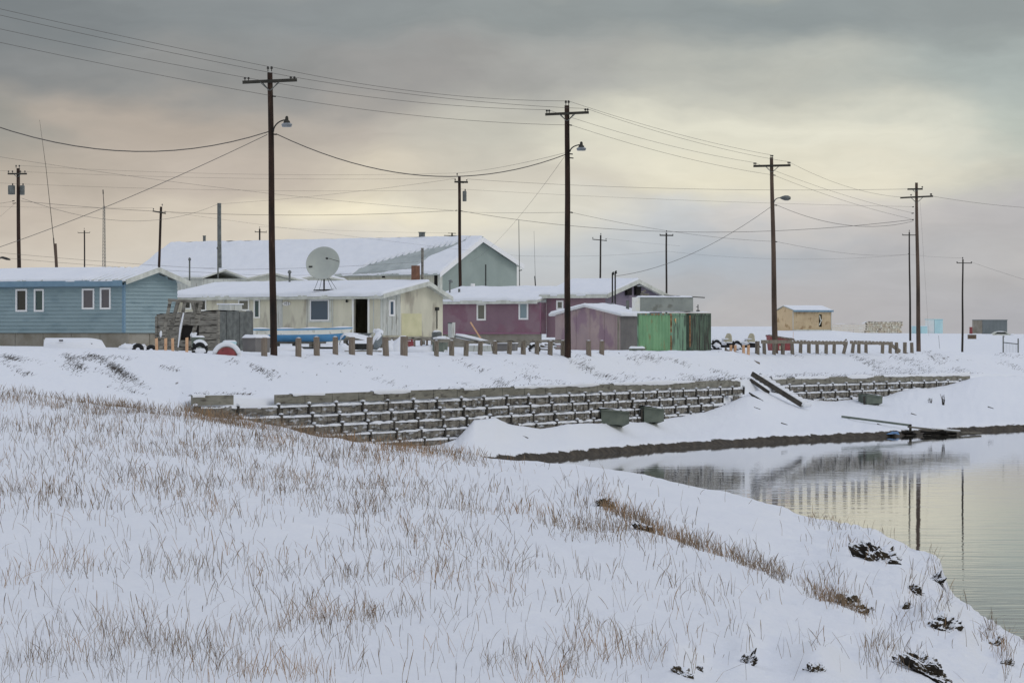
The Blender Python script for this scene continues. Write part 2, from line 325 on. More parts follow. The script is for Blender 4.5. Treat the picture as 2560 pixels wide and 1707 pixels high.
far_z = [_c1, _c1, _c2, _c2, _z([866,853,844,829,826,826,0,0,0,0])[:6]+[5.9]*4, _z([867,855,848,838,834,832,0,0,0,0])[:6]+[5.4]*4,
         _z([868,856,851,843,836,833,0,0,0,0])[:6]+[5.3]*4, _z([881,879,868,851,837,834,0,0,0,0])[:6]+[5.2]*4, _z([882,868,860,850,838,835,0,0,0,0])[:6]+[5.1]*4, _z([882,868,860,850,838,835,0,0,0,0])[:6]+[5.1]*4]
far_z = np.array(far_z)
def zfar(px, i): return np.interp(px, far_px, far_z[:, i])
def wall_k(px):
    e = 30; a = P(px-e, 836, float(s_w(px-e))); b = P(px+e, 836, float(s_w(px+e))); d = (b-a); d.z = 0; d.normalize()
    return (.12/.37)/max(.2, abs(d.x))
def profile(px):
    dw = F/float(s_wa(px)); dW = F/float(s_w(px)); df = F/float(s_f(px))
    zt = EYE-(float(y_w(px))-HY)/float(s_w(px)); k = wall_k(px)
    # ramp under the bulkhead passes through (dW, zt); find where it meets the drift in front (seen at row y_foot)
    yf = float(y_foot(px)); zf = zt
    for it in range(30):
        d = dW-k*(zt-zf); zf = .5*zf+.5*(EYE-(yf-HY)*d/F)
    zf = min(zf, zt-.02); zf = max(zf, .5); d = dW-k*(zt-zf); d0 = max(d-.8, dw+2.2)
    zF = EYE-(float(y_f(px))-HY)/float(s_f(px))
    n = [(dw-16,-1.6,0),(dw-1.5,-.12,2),(dw,0,2),(dw+.9,.27,5),(dw+.9+(d0-dw-.9)*.5,.27+(zf-.27)*.42,6),(d0,zf,8),(max(d+.6,d0+.5),zf,2),(dW+.6,zt-.12,5),(dW+1.2,zt+.02,2),
         (dW+1.2+(df-dW-1.2)*.35,zt+(zF-zt)*.34,10),(dW+1.2+(df-dW-1.2)*.8,zt+(zF-zt)*.86,14),(df,zF,8),(df+4,zF+.02,4)]
    last = df+4
    for i, s in enumerate(far_s):
        D = F/s
        if D > last+6: n.append((D, float(zfar(px, i)), 6 if i < 7 else 3)); last = D
    n.append((24000, n[-1][1], 3))
    return n
def ground_z(px, s):
    n = profile(px); return float(np.interp(F/s, [a[0] for a in n], [a[1] for a in n]))
def bank_point(px, py):                    # point of the bank face seen at a photo position
    n = profile(px); D = np.linspace(F/float(s_w(px))+1.3, F/float(s_f(px))+2, 60); Z = np.interp(D, [a[0] for a in n], [a[1] for a in n])
    Y = HY+(EYE-Z)*F/D; i = int(np.argmin(abs(Y-py))); return Vector(((px-1280)/F*D[i], D[i], Z[i]))
def build_ground():
    pxs = np.concatenate([np.arange(-3000,-60,60), np.arange(-60,2640,5), np.arange(2640,5600,60)]).astype(float)
    cols = []
    for px in pxs:
        n = profile(px); c = [(n[0][0], n[0][1])]
        for (d0,z0,_), (d1,z1,m) in zip(n, n[1:]):
            for k in range(1, m+1): t = k/m; c.append((d0+(d1-d0)*t, z0+(z1-z0)*t))
        cols.append(c)
    L = max(len(c) for c in cols)
    for c in cols:
        while len(c) < L: c.append((c[-1][0]*1.0+300, c[-1][1]))
    A = np.array(cols).transpose(1, 0, 2); D = A[:,:,0]; Z = A[:,:,1]; X = (pxs[None,:]-1280)/F*D
    damp = np.clip(1-(D-F/s_f(pxs)[None,:])/60, .0, 1); und = np.clip(Z/.4, 0, 1)
    Z = Z+und*damp*(fbm(X*.35+40, D*.35, 4)*.10+fbm(X*1.6, D*1.1+9, 3)*.035)
    # wind ridges and small drifts near the bank edge, ruts of the beach edge
    Z = Z+(1-und*.6)*fbm(X*1.5, D*1.5+70, 4)*.09*(Z > -.3)*(Z < .6)
    G = np.stack([X, D, Z], -1)
    m, nt, b = newmat('snowy_ground'); N = nt.nodes; K = nt.links; b.inputs['Roughness'].default_value = .75; b.inputs['Specular IOR Level'].default_value = .2
    g = N.new('ShaderNodeNewGeometry'); sx = N.new('ShaderNodeSeparateXYZ'); K.new(g.outputs['Position'], sx.inputs[0])
    def nz(scale, loc=(0,0,0), rot=(0,0,0), sc=(1,1,1), det=6, rough=.6):
        mp = N.new('ShaderNodeMapping'); mp.vector_type = 'POINT'; mp.inputs['Rotation'].default_value = rot; mp.inputs['Scale'].default_value = sc; mp.inputs['Location'].default_value = loc
        K.new(g.outputs['Position'], mp.inputs[0]); n = N.new('ShaderNodeTexNoise'); n.inputs['Scale'].default_value = scale; n.inputs['Detail'].default_value = det; n.inputs['Roughness'].default_value = rough
        K.new(mp.outputs[0], n.inputs['Vector']); return n.outputs['Fac']
    def mth(op, a, b_=None, c=None):
        n = N.new('ShaderNodeMath'); n.operation = op
        for i, v in enumerate((a, b_, c)):
            if v is None: continue
            if isinstance(v, (int, float)): n.inputs[i].default_value = v
            else: K.new(v, n.inputs[i])
        return n.outputs[0]
    def mr(v, a, b_): 
        n = N.new('ShaderNodeMapRange'); n.inputs['From Min'].default_value = a; n.inputs['From Max'].default_value = b_; K.new(v, n.inputs['Value']); return n.outputs[0]
    # bare mud below the snow line of the beach
    h = mth('ADD', sx.outputs['Z'], mth('MULTIPLY', mth('SUBTRACT', nz(1.3, det=8), .5), .34))
    mud = mth('SUBTRACT', 1.0, mr(h, .215, .24))
    # thin streaks of dead grass where the wind has bared the slope
    st = nz(1.0, rot=(0,0,R(-22)), sc=(3.2,.42,1.5), det=7, rough=.68); pt = nz(.11, loc=(5,3,0), det=3)
    slope = mth('MULTIPLY', mr(sx.outputs['Z'], 2.75, 3.0), mth('SUBTRACT', 1.0, mr(sx.outputs['Y'], 250, 262)))
    bare = mth('MULTIPLY', mr(mth('ADD', st, mth('MULTIPLY', pt, .55)), .925, .965), slope)
    cm = N.new('ShaderNodeValToRGB'); K.new(nz(3, det=8), cm.inputs[0]); cm.color_ramp.elements[0].color = (.028,.023,.018,1); cm.color_ramp.elements[1].color = (.085,.07,.052,1); cm.color_ramp.elements[0].position = .35; cm.color_ramp.elements[1].position = .65
    cs = N.new('ShaderNodeValToRGB'); K.new(nz(.2), cs.inputs[0]); cs.color_ramp.elements[0].color = (.79,.82,.87,1); cs.color_ramp.elements[1].color = (.84,.86,.90,1)
    m1 = N.new('ShaderNodeMix'); m1.data_type = 'RGBA'; K.new(mth('MAXIMUM', mud, mth('MULTIPLY', bare, .85)), m1.inputs['Factor']); K.new(cs.outputs[0], m1.inputs['A']); K.new(cm.outputs[0], m1.inputs['B'])
    K.new(m1.outputs['Result'], b.inputs['Base Color'])
    bp = N.new('ShaderNodeBump'); bp.inputs['Distance'].default_value = .05; K.new(nz(2.2, sc=(1,.6,1)), bp.inputs['Height']); K.new(bp.outputs[0], b.inputs['Normal'])
    o = MB().grid(G).build('ground', m, smooth=True); tag(o, kind='structure')
build_ground()

# ------------------------------------------------------------------ near hill
c_px = [-3000,0,138,182,389,482,585,800,944,1100,1226,1355,1474,1610,1678,1883,1987,2131,2199,2266,2347,2377,2446,2559,2800,3200]
c_y =  [900,985,1002,1008,1025,1032,1046,1090,1107,1124,1143,1153,1168,1182,1196,1240,1281,1317,1330,1375,1420,1483,1538,1605,1800,2100]
c_s =  [70,95,96,96.5,97.5,98,99,102,103.5,105,107,109,111,113.5,115,118,121,126,130,134,142,150,158,172,210,280]
cy_ = tab(c_px, c_y); cs_ = tab(c_px, c_s); sb_ = tab([-3000,0,1280,2100,2560,2800,3200], [230,262,250,222,196,215,290])
def yb_(px): return np.interp(px, [-3000,2560,2800,3200], [1707,1707,1850,2150])
led_px = [1380,1450,1600,1750,1900,2050,2150,2250]; led_y = [1238,1262,1318,1378,1440,1502,1545,1590]
mounds = [(1690,1655,60,34,.22),(1850,1560,120,50,.12),(2000,1640,80,40,.16),(2250,1470,60,40,.18),(2120,1420,70,40,.16),(2320,1560,60,45,.18),(2060,1680,60,40,.2),(2200,1640,60,40,.16),(1500,1620,110,40,.10),
          (300,1500,260,60,.08),(900,1420,300,50,.10),(500,1330,300,40,.08),(1250,1520,200,50,.09),(1500,1240,60,18,.14),(2400,1620,50,40,.2)]
RK = [(2198,1384,104,74,'large dark rock face showing through snow near the crest above the water'),(2284,1472,46,30,'small rock tip below the large rock face'),(2358,1556,62,62,'dark wedge of rock on the lower right slope'),
      (2128,1500,66,60,'brown grassy rock at the lower end of the grass ridge'),(2304,1648,76,66,'rough snow-dusted rock at the bottom right of the slope'),(2310,1700,120,44,'long black rock edge cut by the lower frame'),(2038,1690,44,40,'black triangular rock at the bottom edge'),
      (1746,1667,17,22,'tiny dark stone in the snow at the bottom, left of the black triangle'),(1866,1640,40,60,'snow-crusted rock rib left of the black triangle'),(1704,1700,46,30,'brown rock stub half cut by the lower frame'),(2262,1512,22,36,'narrow rock sliver above the dark wedge'),
      (2484,1598,26,44,'small rock crack near the right waterline'),(2516,1650,22,34,'lowest small rock near the right waterline'),(1516,1256,48,40,'snowy hummock on the mid slope beside the water'),(1606,1316,46,30,'small brown hummock at the upper end of the grass ridge'),(2338,1440,30,40,'thin dark rock streak on the crest'),(2180,1520,12,12,'pebble-sized dark stone between the grass ridge and the dark wedge')]
mounds += [(a-.15*w, b-.15*h, .9*w+8, .6*h+6, .30*h/150) for a, b, w, h, _ in RK if w > 20]
def hill(px, t):
    px = np.asarray(px, float); t = np.asarray(t, float)
    sb = sb_(px); sc = cs_(px); zc = EYE-(cy_(px)-HY)/sc; zb = EYE-(yb_(px)-HY)/sb
    tt = np.clip(t, 0, 1); s = sb+(sc-sb)*tt; s = np.where(t < 0, sb*(1-2.2*t), s)
    d = F/s; db = F/sb; dc = F/sc; f = (d-db)/(dc-db)
    z = zb+(zc-zb)*f+np.where(f > 0, .22*f*(1-f)*2, 0)
    z = np.where(t < 0, zb+(zc-zb)*np.maximum(f, -1)*.6, z)
    over = np.clip(t-1, 0, None)*60        # metres past the crest
    d = d+over; z = z-np.where(over > 0, .012*over**2+.05*over, 0)
    y0 = HY+(EYE-z)*F/d; x = (px-1280)/F*d
    w = np.clip((px-1400)/120, 0, 1)*np.clip((2260-px)/120, 0, 1); dy = y0-np.interp(px, led_px, led_y)
    z = z+w*(.05*np.exp(-((dy-18)/22)**2)-.03*np.exp(-((dy+22)/22)**2))
    for (cx, cyy, rx, ry, h) in mounds: z = z+h*np.exp(-((px-cx)/rx)**2-((y0-cyy)/ry)**2)
    rough = np.clip((px-1500)/700, 0, 1)
    z = z+fbm(x*.25+3, d*.18, 3)*.13+fbm(x*1.1, d*.7+31, 4)*.055+fbm(x*3.3+7, d*1.3+11, 3)*.018+rough*fbm(x*1.3+8, d*.9+5, 4)*.13
    z = np.maximum(z, -1.5)
    return x, d, z, y0
def build_hill():
    pxs = np.concatenate([np.arange(-3000,-80,70), np.arange(-80,2680,6), np.arange(2680,3200,40)]).astype(float)
    ts = np.concatenate([np.linspace(-.9,-.03,10), np.linspace(0,1.0,260), 1+np.linspace(.004,.33,22)])
    PX, T = np.meshgrid(pxs, ts); x, d, z, _ = hill(PX, T)
    m, nt, b = newmat('hill_snow'); N = nt.nodes; K = nt.links; b.inputs['Roughness'].default_value = .7; b.inputs['Specular IOR Level'].default_value = .2
    g = N.new('ShaderNodeNewGeometry'); n = N.new('ShaderNodeTexNoise'); n.inputs['Scale'].default_value = 7; n.inputs['Detail'].default_value = 8; n.inputs['Roughness'].default_value = .65; K.new(g.outputs['Position'], n.inputs['Vector'])
    n2 = N.new('ShaderNodeTexNoise'); n2.inputs['Scale'].default_value = .6; n2.inputs['Detail'].default_value = 5; K.new(g.outputs['Position'], n2.inputs['Vector'])
    r = N.new('ShaderNodeValToRGB'); r.color_ramp.elements[0].color = (.79,.815,.865,1); r.color_ramp.elements[1].color = (.84,.86,.90,1); K.new(n2.outputs['Fac'], r.inputs[0])
    # specks of dry grass litter just under the snow surface
    sx = N.new('ShaderNodeSeparateXYZ'); K.new(g.outputs['Normal'], sx.inputs[0])
    n4 = N.new('ShaderNodeTexNoise'); n4.inputs['Scale'].default_value = 3.0; n4.inputs['Detail'].default_value = 9; n4.inputs['Roughness'].default_value = .75; K.new(g.outputs['Position'], n4.inputs['Vector'])
    mr = N.new('ShaderNodeMapRange'); mr.inputs['From Min'].default_value = .70; mr.inputs['From Max'].default_value = .74; K.new(n4.outputs['Fac'], mr.inputs['Value'])
    mx = N.new('ShaderNodeMix'); mx.data_type = 'RGBA'; K.new(mr.outputs[0], mx.inputs['Factor']); K.new(r.outputs[0], mx.inputs['A']); mx.inputs['B'].default_value = (.10,.075,.05,1)
    K.new(mx.outputs['Result'], b.inputs['Base Color'])
    bp = N.new('ShaderNodeBump'); bp.inputs['Distance'].default_value = .045; K.new(n.outputs['Fac'], bp.inputs['Height']); K.new(bp.outputs[0], b.inputs['Normal'])
    o = MB().grid(np.stack([x, d, z], -1)).build('snowy_hill', m, smooth=True); tag(o, kind='structure')
build_hill()

# ------------------------------------------------------------------ water
def build_water():
    m, nt, b = newmat('still_water'); N = nt.nodes; K = nt.links
    b.inputs['Base Color'].default_value = (.06,.06,.05,1); b.inputs['Roughness'].default_value = .012; b.inputs['IOR'].default_value = 1.45; b.inputs['Specular IOR Level'].default_value = .5
    g = N.new('ShaderNodeNewGeometry')
    def nz(scale, sc, det=3):
        mp = N.new('ShaderNodeMapping'); mp.inputs['Scale'].default_value = sc; K.new(g.outputs['Position'], mp.inputs[0])
        n = N.new('ShaderNodeTexNoise'); n.inputs['Scale'].default_value = scale; n.inputs['Detail'].default_value = det; K.new(mp.outputs[0], n.inputs['Vector']); return n.outputs['Fac']
    a = N.new('ShaderNodeMath'); a.operation = 'MULTIPLY_ADD'; a.inputs[1].default_value = .28; K.new(nz(3.0, (.35,1,1)), a.inputs[0]); K.new(nz(.8, (.4,1,1)), a.inputs[2])
    bp = N.new('ShaderNodeBump'); bp.inputs['Distance'].default_value = 1; bp.inputs['Strength'].default_value = 1
    # the water lies calm under the bank and carries more ripple out from it
    sy = N.new('ShaderNodeSeparateXYZ'); K.new(g.outputs['Position'], sy.inputs[0]); mr = N.new('ShaderNodeMapRange'); mr.inputs['From Min'].default_value = 75; mr.inputs['From Max'].default_value = 150; mr.inputs['To Min'].default_value = .011; mr.inputs['To Max'].default_value = .0032; K.new(sy.outputs['Y'], mr.inputs['Value'])
    mm = N.new('ShaderNodeMath'); mm.operation = 'MULTIPLY'; K.new(a.outputs[0], mm.inputs[0]); K.new(mr.outputs[0], mm.inputs[1]); K.new(mm.outputs[0], bp.inputs['Height']); K.new(bp.outputs[0], b.inputs['Normal'])
    o = MB().quad((-700,8,0),(900,8,0),(900,700,0),(-700,700,0)).build('water', m); tag(o, kind='structure')
WATER_BUMP = .006
build_water()

# ------------------------------------------------------------------ dry grass
def blades(base, h, w, lean, curv, head, azim):
    n = len(h); ks = np.array([0,.4,.75,1.0]); V = np.zeros((n, 8, 3))
    wd = np.stack([np.cos(azim), np.sin(azim)*.6, np.zeros(n)], -1)
    for i, k in enumerate(ks):
        c = base+np.stack([lean[:,0]*k*h+curv[:,0]*k*k*h, lean[:,1]*k*h+curv[:,1]*k*k*h, k*h*(1-.25*k*np.abs(curv[:,0]))], -1)
        ww = w*np.array([1,.85,.7,.15])[i]
        if i == 2: ww = ww*np.where(head, 2.3, 1)
        if i == 3: ww = ww*np.where(head, 4, 1)
        V[:, 2*i] = c-wd*ww[:,None]*.5; V[:, 2*i+1] = c+wd*ww[:,None]*.5
    idx = np.arange(n)[:,None]*8; fs = []
    for i in range(3): fs.append(np.concatenate([idx+2*i, idx+2*i+1, idx+2*i+3, idx+2*i+2], 1))
    return V.reshape(-1, 3), np.concatenate(fs, 0)
def grass_obj(name, V, Fc, m, label):
    me = bpy.data.meshes.new(name); nf = len(Fc); me.vertices.add(len(V)); me.vertices.foreach_set('co', V.astype(np.float32).ravel())
    me.loops.add(nf*4); me.loops.foreach_set('vertex_index', Fc.astype(np.int32).ravel()); me.polygons.add(nf)
    me.polygons.foreach_set('loop_start', np.arange(0, nf*4, 4, dtype=np.int32)); me.polygons.foreach_set('loop_total', np.full(nf, 4, np.int32))
    me.update(calc_edges=True); me.materials.append(m); o = bpy.data.objects.new(name, me); col.objects.link(o); tag(o, label, 'grass', kind='stuff'); return o
gm = mat('dry_grass', (.075,.055,.042), (.34,.25,.165), 5, .85, c3=(.36,.21,.10), s3=.7, t3=.58, coord='Object')
def hill_grass():
    n = 520000; px = rng.uniform(-250, 2700, n); t = rng.uniform(0, 1.06, n); x, d, z, y0 = hill(px, t); s = F/d
    cyv = cy_(px); up = y0-cyv                                     # pixels below the crest
    cl = fbm(x*.9, d*.45+3, 4)*.5+.5; cl2 = fbm(x*3.1+9, d*1.6, 3)*.5+.5
    dens = .035+0*px
    A = np.exp(-((up-58)/62)**2)*np.clip((1100-px)/500, 0, 1)*1.0                      # belt along the left crest
    A2 = np.exp(-((up-14)/16)**2)*np.clip((1250-px)/300, 0, 1)*np.clip((px+100)/500, .6, 1)*3.2
    yb = np.interp(px, [0,300,600,1000,1400,1650,1750], [1225,1235,1250,1268,1300,1335,1360])
    B = np.exp(-((y0-yb)/44)**2)*np.clip((1780-px)/250, 0, 1)*1.0
    B2 = np.exp(-((y0-yb+90)/50)**2)*np.clip((1350-px)/350, 0, 1)*.34
    C_ = np.clip((y0-1290)/150, 0, 1)*np.clip((1560-px)/500, 0, 1)*.30
    w = np.clip((px-1420)/100, 0, 1)*np.clip((2190-px)/80, 0, 1)
    L_ = w*np.exp(-((y0-np.interp(px, led_px, led_y)+6)/12)**2)*.85*np.clip(fbm(px*.012,px*0+3,3)*1.2+.75,.15,1)+w*np.exp(-((y0-np.interp(px, led_px, led_y)+18)/26)**2)*.22
    D_ = np.exp(-((px-1500)/260)**2-((y0-1650)/70)**2)*.35+np.exp(-((px-1700)/200)**2-((y0-1470)/60)**2)*.22+np.exp(-((px-2200)/40)**2-((y0-1630)/50)**2)*.7
    E_ = np.exp(-((px-2080)/60)**2-((y0-1318)/22)**2)*.5+np.exp(-((px-1500)/60)**2-((y0-1262)/28)**2)*.6
    for a_, b_, w_, h_, _ in RK: E_ = E_+.20*np.exp(-((px-a_+.3*w_)/(w_*.6+10))**2-((y0-b_-.1*h_)/(h_*.5+8))**2)*(a_ > 1800)
    clump = np.clip((cl-.32)*2.8, .10, 1)*np.clip((cl2-.2)*1.9, .25, 1.2)
    rt = np.clip((1900-px)/700, .18, 1)
    dens = (dens*rt+A+A2*1.2+B+B2+C_+L_+D_+E_)*np.where(L_ > .3, 1, clump)
    keep = rng.random(n) < dens*.235; px = px[keep]; x = x[keep]; d = d[keep]; z = z[keep]; s = s[keep]; up = up[keep]; L_ = L_[keep]; y0 = y0[keep]; A = A[keep]
    m = len(x)
    # tufts: jitter copies so blades stand in twos and threes
    x = x+rng.normal(0, .012, m)
    h = rng.gamma(6, .045, m)*np.interp(s, [95,140,220,300], [.95,.95,.98,1.0]); h = np.clip(h, .07, .42)*np.where(L_ > .3, .80, .84)
    w = np.interp(s, [95,250], [.0080,.0042])*rng.uniform(.7, 1.4, m)
    lean = np.stack([rng.normal(-.07, .24, m), rng.normal(0, .16, m)], -1); curv = np.stack([rng.normal(.05, .17, m), rng.normal(0, .12, m)], -1)
    fl = rng.random(m) < .14; curv[fl] *= 4.5
    V, Fc = blades(np.stack([x, d, z-.02], -1), h, w, lean, curv, rng.random(m) < .33, rng.uniform(-1, 1, m))
    grass_obj('dry_grass', V, Fc, gm, 'sparse dry brown grass stalks poking through the snow on the near hill'); return m
nbl = hill_grass()
def bank_grass():
    gm2 = mat('bank_grass', (.04,.036,.032), (.12,.10,.08), 5, .9)
    pts = []
    def streak(x0, y0, x1, y1, n, sp=3.0, j=7):
        for i in range(n):
            t = random.random(); t = t if random.random() < .6 else round(t*6)/6+random.gauss(0, .03)
            pts.append((x0+(x1-x0)*t+random.gauss(0, j), y0+(y1-y0)*t+random.gauss(0, sp)))
    L = [(5,892,50,903,150),(0,905,75,940,90),(20,895,90,905,60),(160,888,205,925,160),(150,905,200,940,50),(180,890,230,902,70),(215,888,262,900,130),(255,900,300,935,170),(275,912,330,948,150),(240,925,320,955,50),
         (285,955,350,990,60),(260,965,330,985,30),(330,950,360,970,30),(270,890,330,900,30),(395,915,440,925,30),(560,900,600,910,16),(620,912,680,945,50),(640,918,670,935,30),(900,915,930,925,16),(930,945,980,962,30),
         (1140,900,1170,915,20),(1260,905,1330,940,40),(1180,915,1205,930,14),(1240,955,1260,960,30),(1300,905,1360,925,20),(1420,900,1500,945,70),(1450,905,1480,925,40),(1440,890,1465,895,10),(1500,935,1560,955,50),
         (1590,885,1640,905,70),(1560,890,1600,910,30),(1680,900,1720,915,30),(1700,940,1850,950,130),(1780,925,1850,948,70),(1590,945,1700,955,60),(1920,940,2000,942,60),(2000,935,2100,938,50),(2130,890,2190,920,90),(2150,895,2210,910,70),
         (2230,890,2300,905,90),(2250,900,2330,925,60),(2310,880,2350,910,110),(2330,885,2380,905,50),(2200,920,2420,935,170),(2180,925,2230,935,60),(2380,920,2420,932,50),(2490,885,2560,893,60),(2500,905,2560,930,60),(1960,880,2000,890,24),(2030,882,2060,886,30),
         (1145,958,1160,962,40),(1000,966,1010,970,10),(560,985,625,988,60),(480,986,560,990,50),(1300,940,1420,958,30),(840,905,870,915,12),(1100,971,1850,951,260),(1700,951,1850,947,120),(1940,943,2420,934,300),(2100,938,2300,934,150)]
    for a in L: streak(*a)
    tuft = [(1605,893,24,60),(1640,898,20,40),(1320,945,18,40),(1250,950,10,20),(1570,940,12,25)]
    for cx, cy, r, n in tuft:
        for i in range(n): pts.append((cx+random.gauss(0, r), cy+random.gauss(0, 4)))
    B = np.array([tuple(bank_point(a, b)) for a, b in pts]); m = len(B)
    B[:,0] += rng.normal(0, .04, m); B[:,2] -= .03
    h = rng.uniform(.04, .12, m)*np.interp(B[:,1], [140,250], [1,1.15]); w = rng.uniform(.016, .034, m)
    lean = np.stack([rng.normal(1.1, .7, m), rng.normal(-.3, .5, m)], -1); curv = np.stack([rng.normal(.5, .5, m), rng.normal(0, .2, m)], -1)
    V, Fc = blades(B, h, w, lean, curv, rng.random(m) < .1, rng.uniform(-1, 1, m))
    grass_obj('bank_grass', V, Fc, gm2, 'dark dead grass in windblown streaks on the snowy bank face')
bank_grass()

# ------------------------------------------------------------------ timber bulkheads of the bank
def bulkhead(pa, pb, rows, label, gap=None, partial=None):
    xs = np.arange(pa, pb+.1, 4.0); pts = np.array([[(p-1280)/float(s_w(p)), F/float(s_w(p)), EYE-(float(y_w(p))-HY)/float(s_w(p))] for p in xs])
    seg = np.linalg.norm(np.diff(pts[:, :2], axis=0), axis=1); S = np.concatenate([[0], np.cumsum(seg)]); tot = S[-1]; n = int(tot/2.3)
    root = empty('retaining_wall', (pts[0][0], pts[0][1], 0), 0, label, 'retaining wall'); O = Vector(root.location)
    def at(q, r, out=0.0):
        q = min(max(q, 0), tot); x = np.interp(q, S, pts[:,0]); y = np.interp(q, S, pts[:,1]); z = np.interp(q, S, pts[:,2])
        x2 = np.interp(min(q+1, tot), S, pts[:,0])-np.interp(max(q-1, 0), S, pts[:,0]); y2 = np.interp(min(q+1, tot), S, pts[:,1])-np.interp(max(q-1, 0), S, pts[:,1])
        d = Vector((x2, y2, 0)).normalized(); nrm = Vector((d.y, -d.x, 0)); pxq = np.interp(q, S, xs)
        return Vector((x, y, z-.37*r))+nrm*(.12*r+out)-O, nrm, float(pxq)
    planks = []; caps = MB(); snow = MB(); stakes = []
    step = tot/n
    for r in range(rows):
        for i in range(n):
            q0, q1 = i*step+.03, (i+1)*step-.03
            a, na, pxa = at(q0, r); b, nb, pxb = at(q1, r); zf = EYE-(float(y_foot((pxa+pxb)/2))-HY)*(a.y+O.y)/F
            if a.z < zf-.12: continue
            if gap and r == 0 and gap[0] < (pxa+pxb)/2 < gap[1]: continue
            if partial and partial((pxa+pxb)/2, r): continue
            jit = random.gauss(0, .02); tl = random.gauss(0, .02)
            if r == 0: caps.beam(a+Vector((0,0,-.15)), b+Vector((0,0,-.15)), .07, .34+random.uniform(-.01,.02)); continue
            m_ = MB(); k = 8
            for j in range(k):             # split, warped plank
                ta, tb = j/k, (j+1)/k; u = a.lerp(b, ta); v = a.lerp(b, tb); sag = lambda t: -.045*math.sin(math.pi*t)+random.gauss(0, .009)
                za, zb = sag(ta)+jit, sag(tb)+jit
                hi = .26+random.uniform(-.05, .03)
                bo = na*random.uniform(-.03, .035); m_.beam(u+bo+Vector((0,0,-.17+za)), v+bo+Vector((0,0,-.17+zb+tl)), .06+.04*random.random(), hi)
            planks.append(m_)
        # snow lying on each ledge, and stakes at each joint
        for i in range(n+1):
            q = i*step; a, nn, pxq = at(q, r, .06); zf = EYE-(float(y_foot(pxq))-HY)*(a.y+O.y)/F
            if a.z < zf+.02 or r == 0: 
                if not (r == 0): continue
            if gap and r == 0 and gap[0] < pxq < gap[1]: continue
            if partial and partial(pxq, r): continue
            if r > 0:
                sk = MB(); ln = random.uniform(-.03, .04); sk.beam(a+Vector((0,0,-.34)), a+Vector((ln,0,random.uniform(-.02,.06))), random.uniform(.08,.11), .09, up=tuple(nn)); stakes.append(sk)
                snow.blob(a+Vector((ln,0,.07)), (random.uniform(.07,.12),.09,random.uniform(.03,.06)), 1, .3, 2, seed=i+r*50)
        if r >= 0:
            qs = np.arange(0, tot, .23); run = []
            def flush(run):
                if len(run) < 3: return
                sec = []
                for (c, nn, ph) in run:
                    th = .048+.055*ph; wd = .17+.04*ph
                    sec.append([c-nn*wd*.9+Vector((0,0,.0)), c-nn*wd*.4+Vector((0,0,th)), c+nn*.03+Vector((0,0,th*.9)), c+nn*.075+Vector((0,0,.0)), c+nn*.06+Vector((0,0,-.03-.05*max(0,ph)))])
                snow.grid(np.array([[tuple(p) for p in s_] for s_ in sec]))
            for q in qs:
                a, nn, pxq = at(q, r, .0); zf = EYE-(float(y_foot(pxq))-HY)*(a.y+O.y)/F; fr = (q/step) % 1
                ok = a.z > zf-.02 and not (partial and partial(pxq, r))
                ph = float(fbm(q*2.3, r*7.3, 4))*1.2-.25*math.sin(math.pi*fr)
                if r == 0:
                    cv = float(fbm(q*.28+3, 5.5, 4))+.25*(pxq > 1500)
                    ok = cv > .02 and not (gap and gap[0]-6 < pxq < gap[1]+6); ph = min(1.6, cv*2.2+.5*float(fbm(q*2.9, 2.2, 2)))
                if ok: run.append((a+Vector((0,0,-.045 if r else .0)), nn, ph))
                else: flush(run); run = []
            flush(run)
    caps.build('cap_board', M['cap'], root)
    nm = 0; rest = MB()
    for i, m_ in enumerate(planks):
        if i < 100: m_.build('plank', M['plank'], root)
        else: off = len(rest.v); rest.v += m_.v; rest.f += [tuple(k+off for k in f) for f in m_.f]
    if rest.v: tag(rest.build('lower_planks', M['plank'], root), kind='stuff')
    rest = MB()
    for i, m_ in enumerate(stakes):
        if i < 100: m_.build('stake', M['stake'], root)
        else: off = len(rest.v); rest.v += m_.v; rest.f += [tuple(k+off for k in f) for f in m_.f]
    if rest.v: tag(rest.build('lower_stakes', M['stake'], root), kind='stuff')
    snow.build('snow_ledge', M['snow'], root, smooth=True)
    print('bulkhead', len(planks), len(stakes))
bulkhead(478, 1852, 6, 'long stepped timber retaining wall of stacked grey planks with snow on every ledge', gap=(634,698), partial=lambda p, r: (p > 1790 and r > 1 and (int(p/13)+r) % 2 == 0) or (p < 500 and r > 1))
bulkhead(1928, 2425, 4, 'shorter stepped timber retaining wall below the plank fence, past the wooden stairs', partial=lambda p, r: (p < 1960 and r > 2))
# ------------------------------------------------------------------ buildings
class Fr:                                  # local frame of a thing: origin at a ground point, turned about z
    def __init__(s, px, sc, z0, rot, ox=0.0):
        s.o = Vector(((px-1280)/sc, F/sc, z0)); s.a = R(rot); s.X = Vector((math.cos(s.a), math.sin(s.a), 0)); s.Y = Vector((-math.sin(s.a), math.cos(s.a), 0))
    def _hit(s, px, py, n, c):             # ray through photo position with plane n.(p-o)=c
        d = Vector(((px-1280)/F, 1, -(py-HY)/F)); e = Vector((0,0,EYE)); t = (c+(s.o-e).dot(n))/d.dot(n); p = e+d*t-s.o
        return p.dot(s.X), p.dot(s.Y), p.z
    def y(s, px, py, c=0.0): return s._hit(px, py, s.Y, c)      # on the plane local y=c
    def x(s, px, py, c=0.0): return s._hit(px, py, s.X, c)      # on the plane local x=c
    def root(s, name, label, cat, group=None): return empty(name, s.o, s.a, label, cat, group)

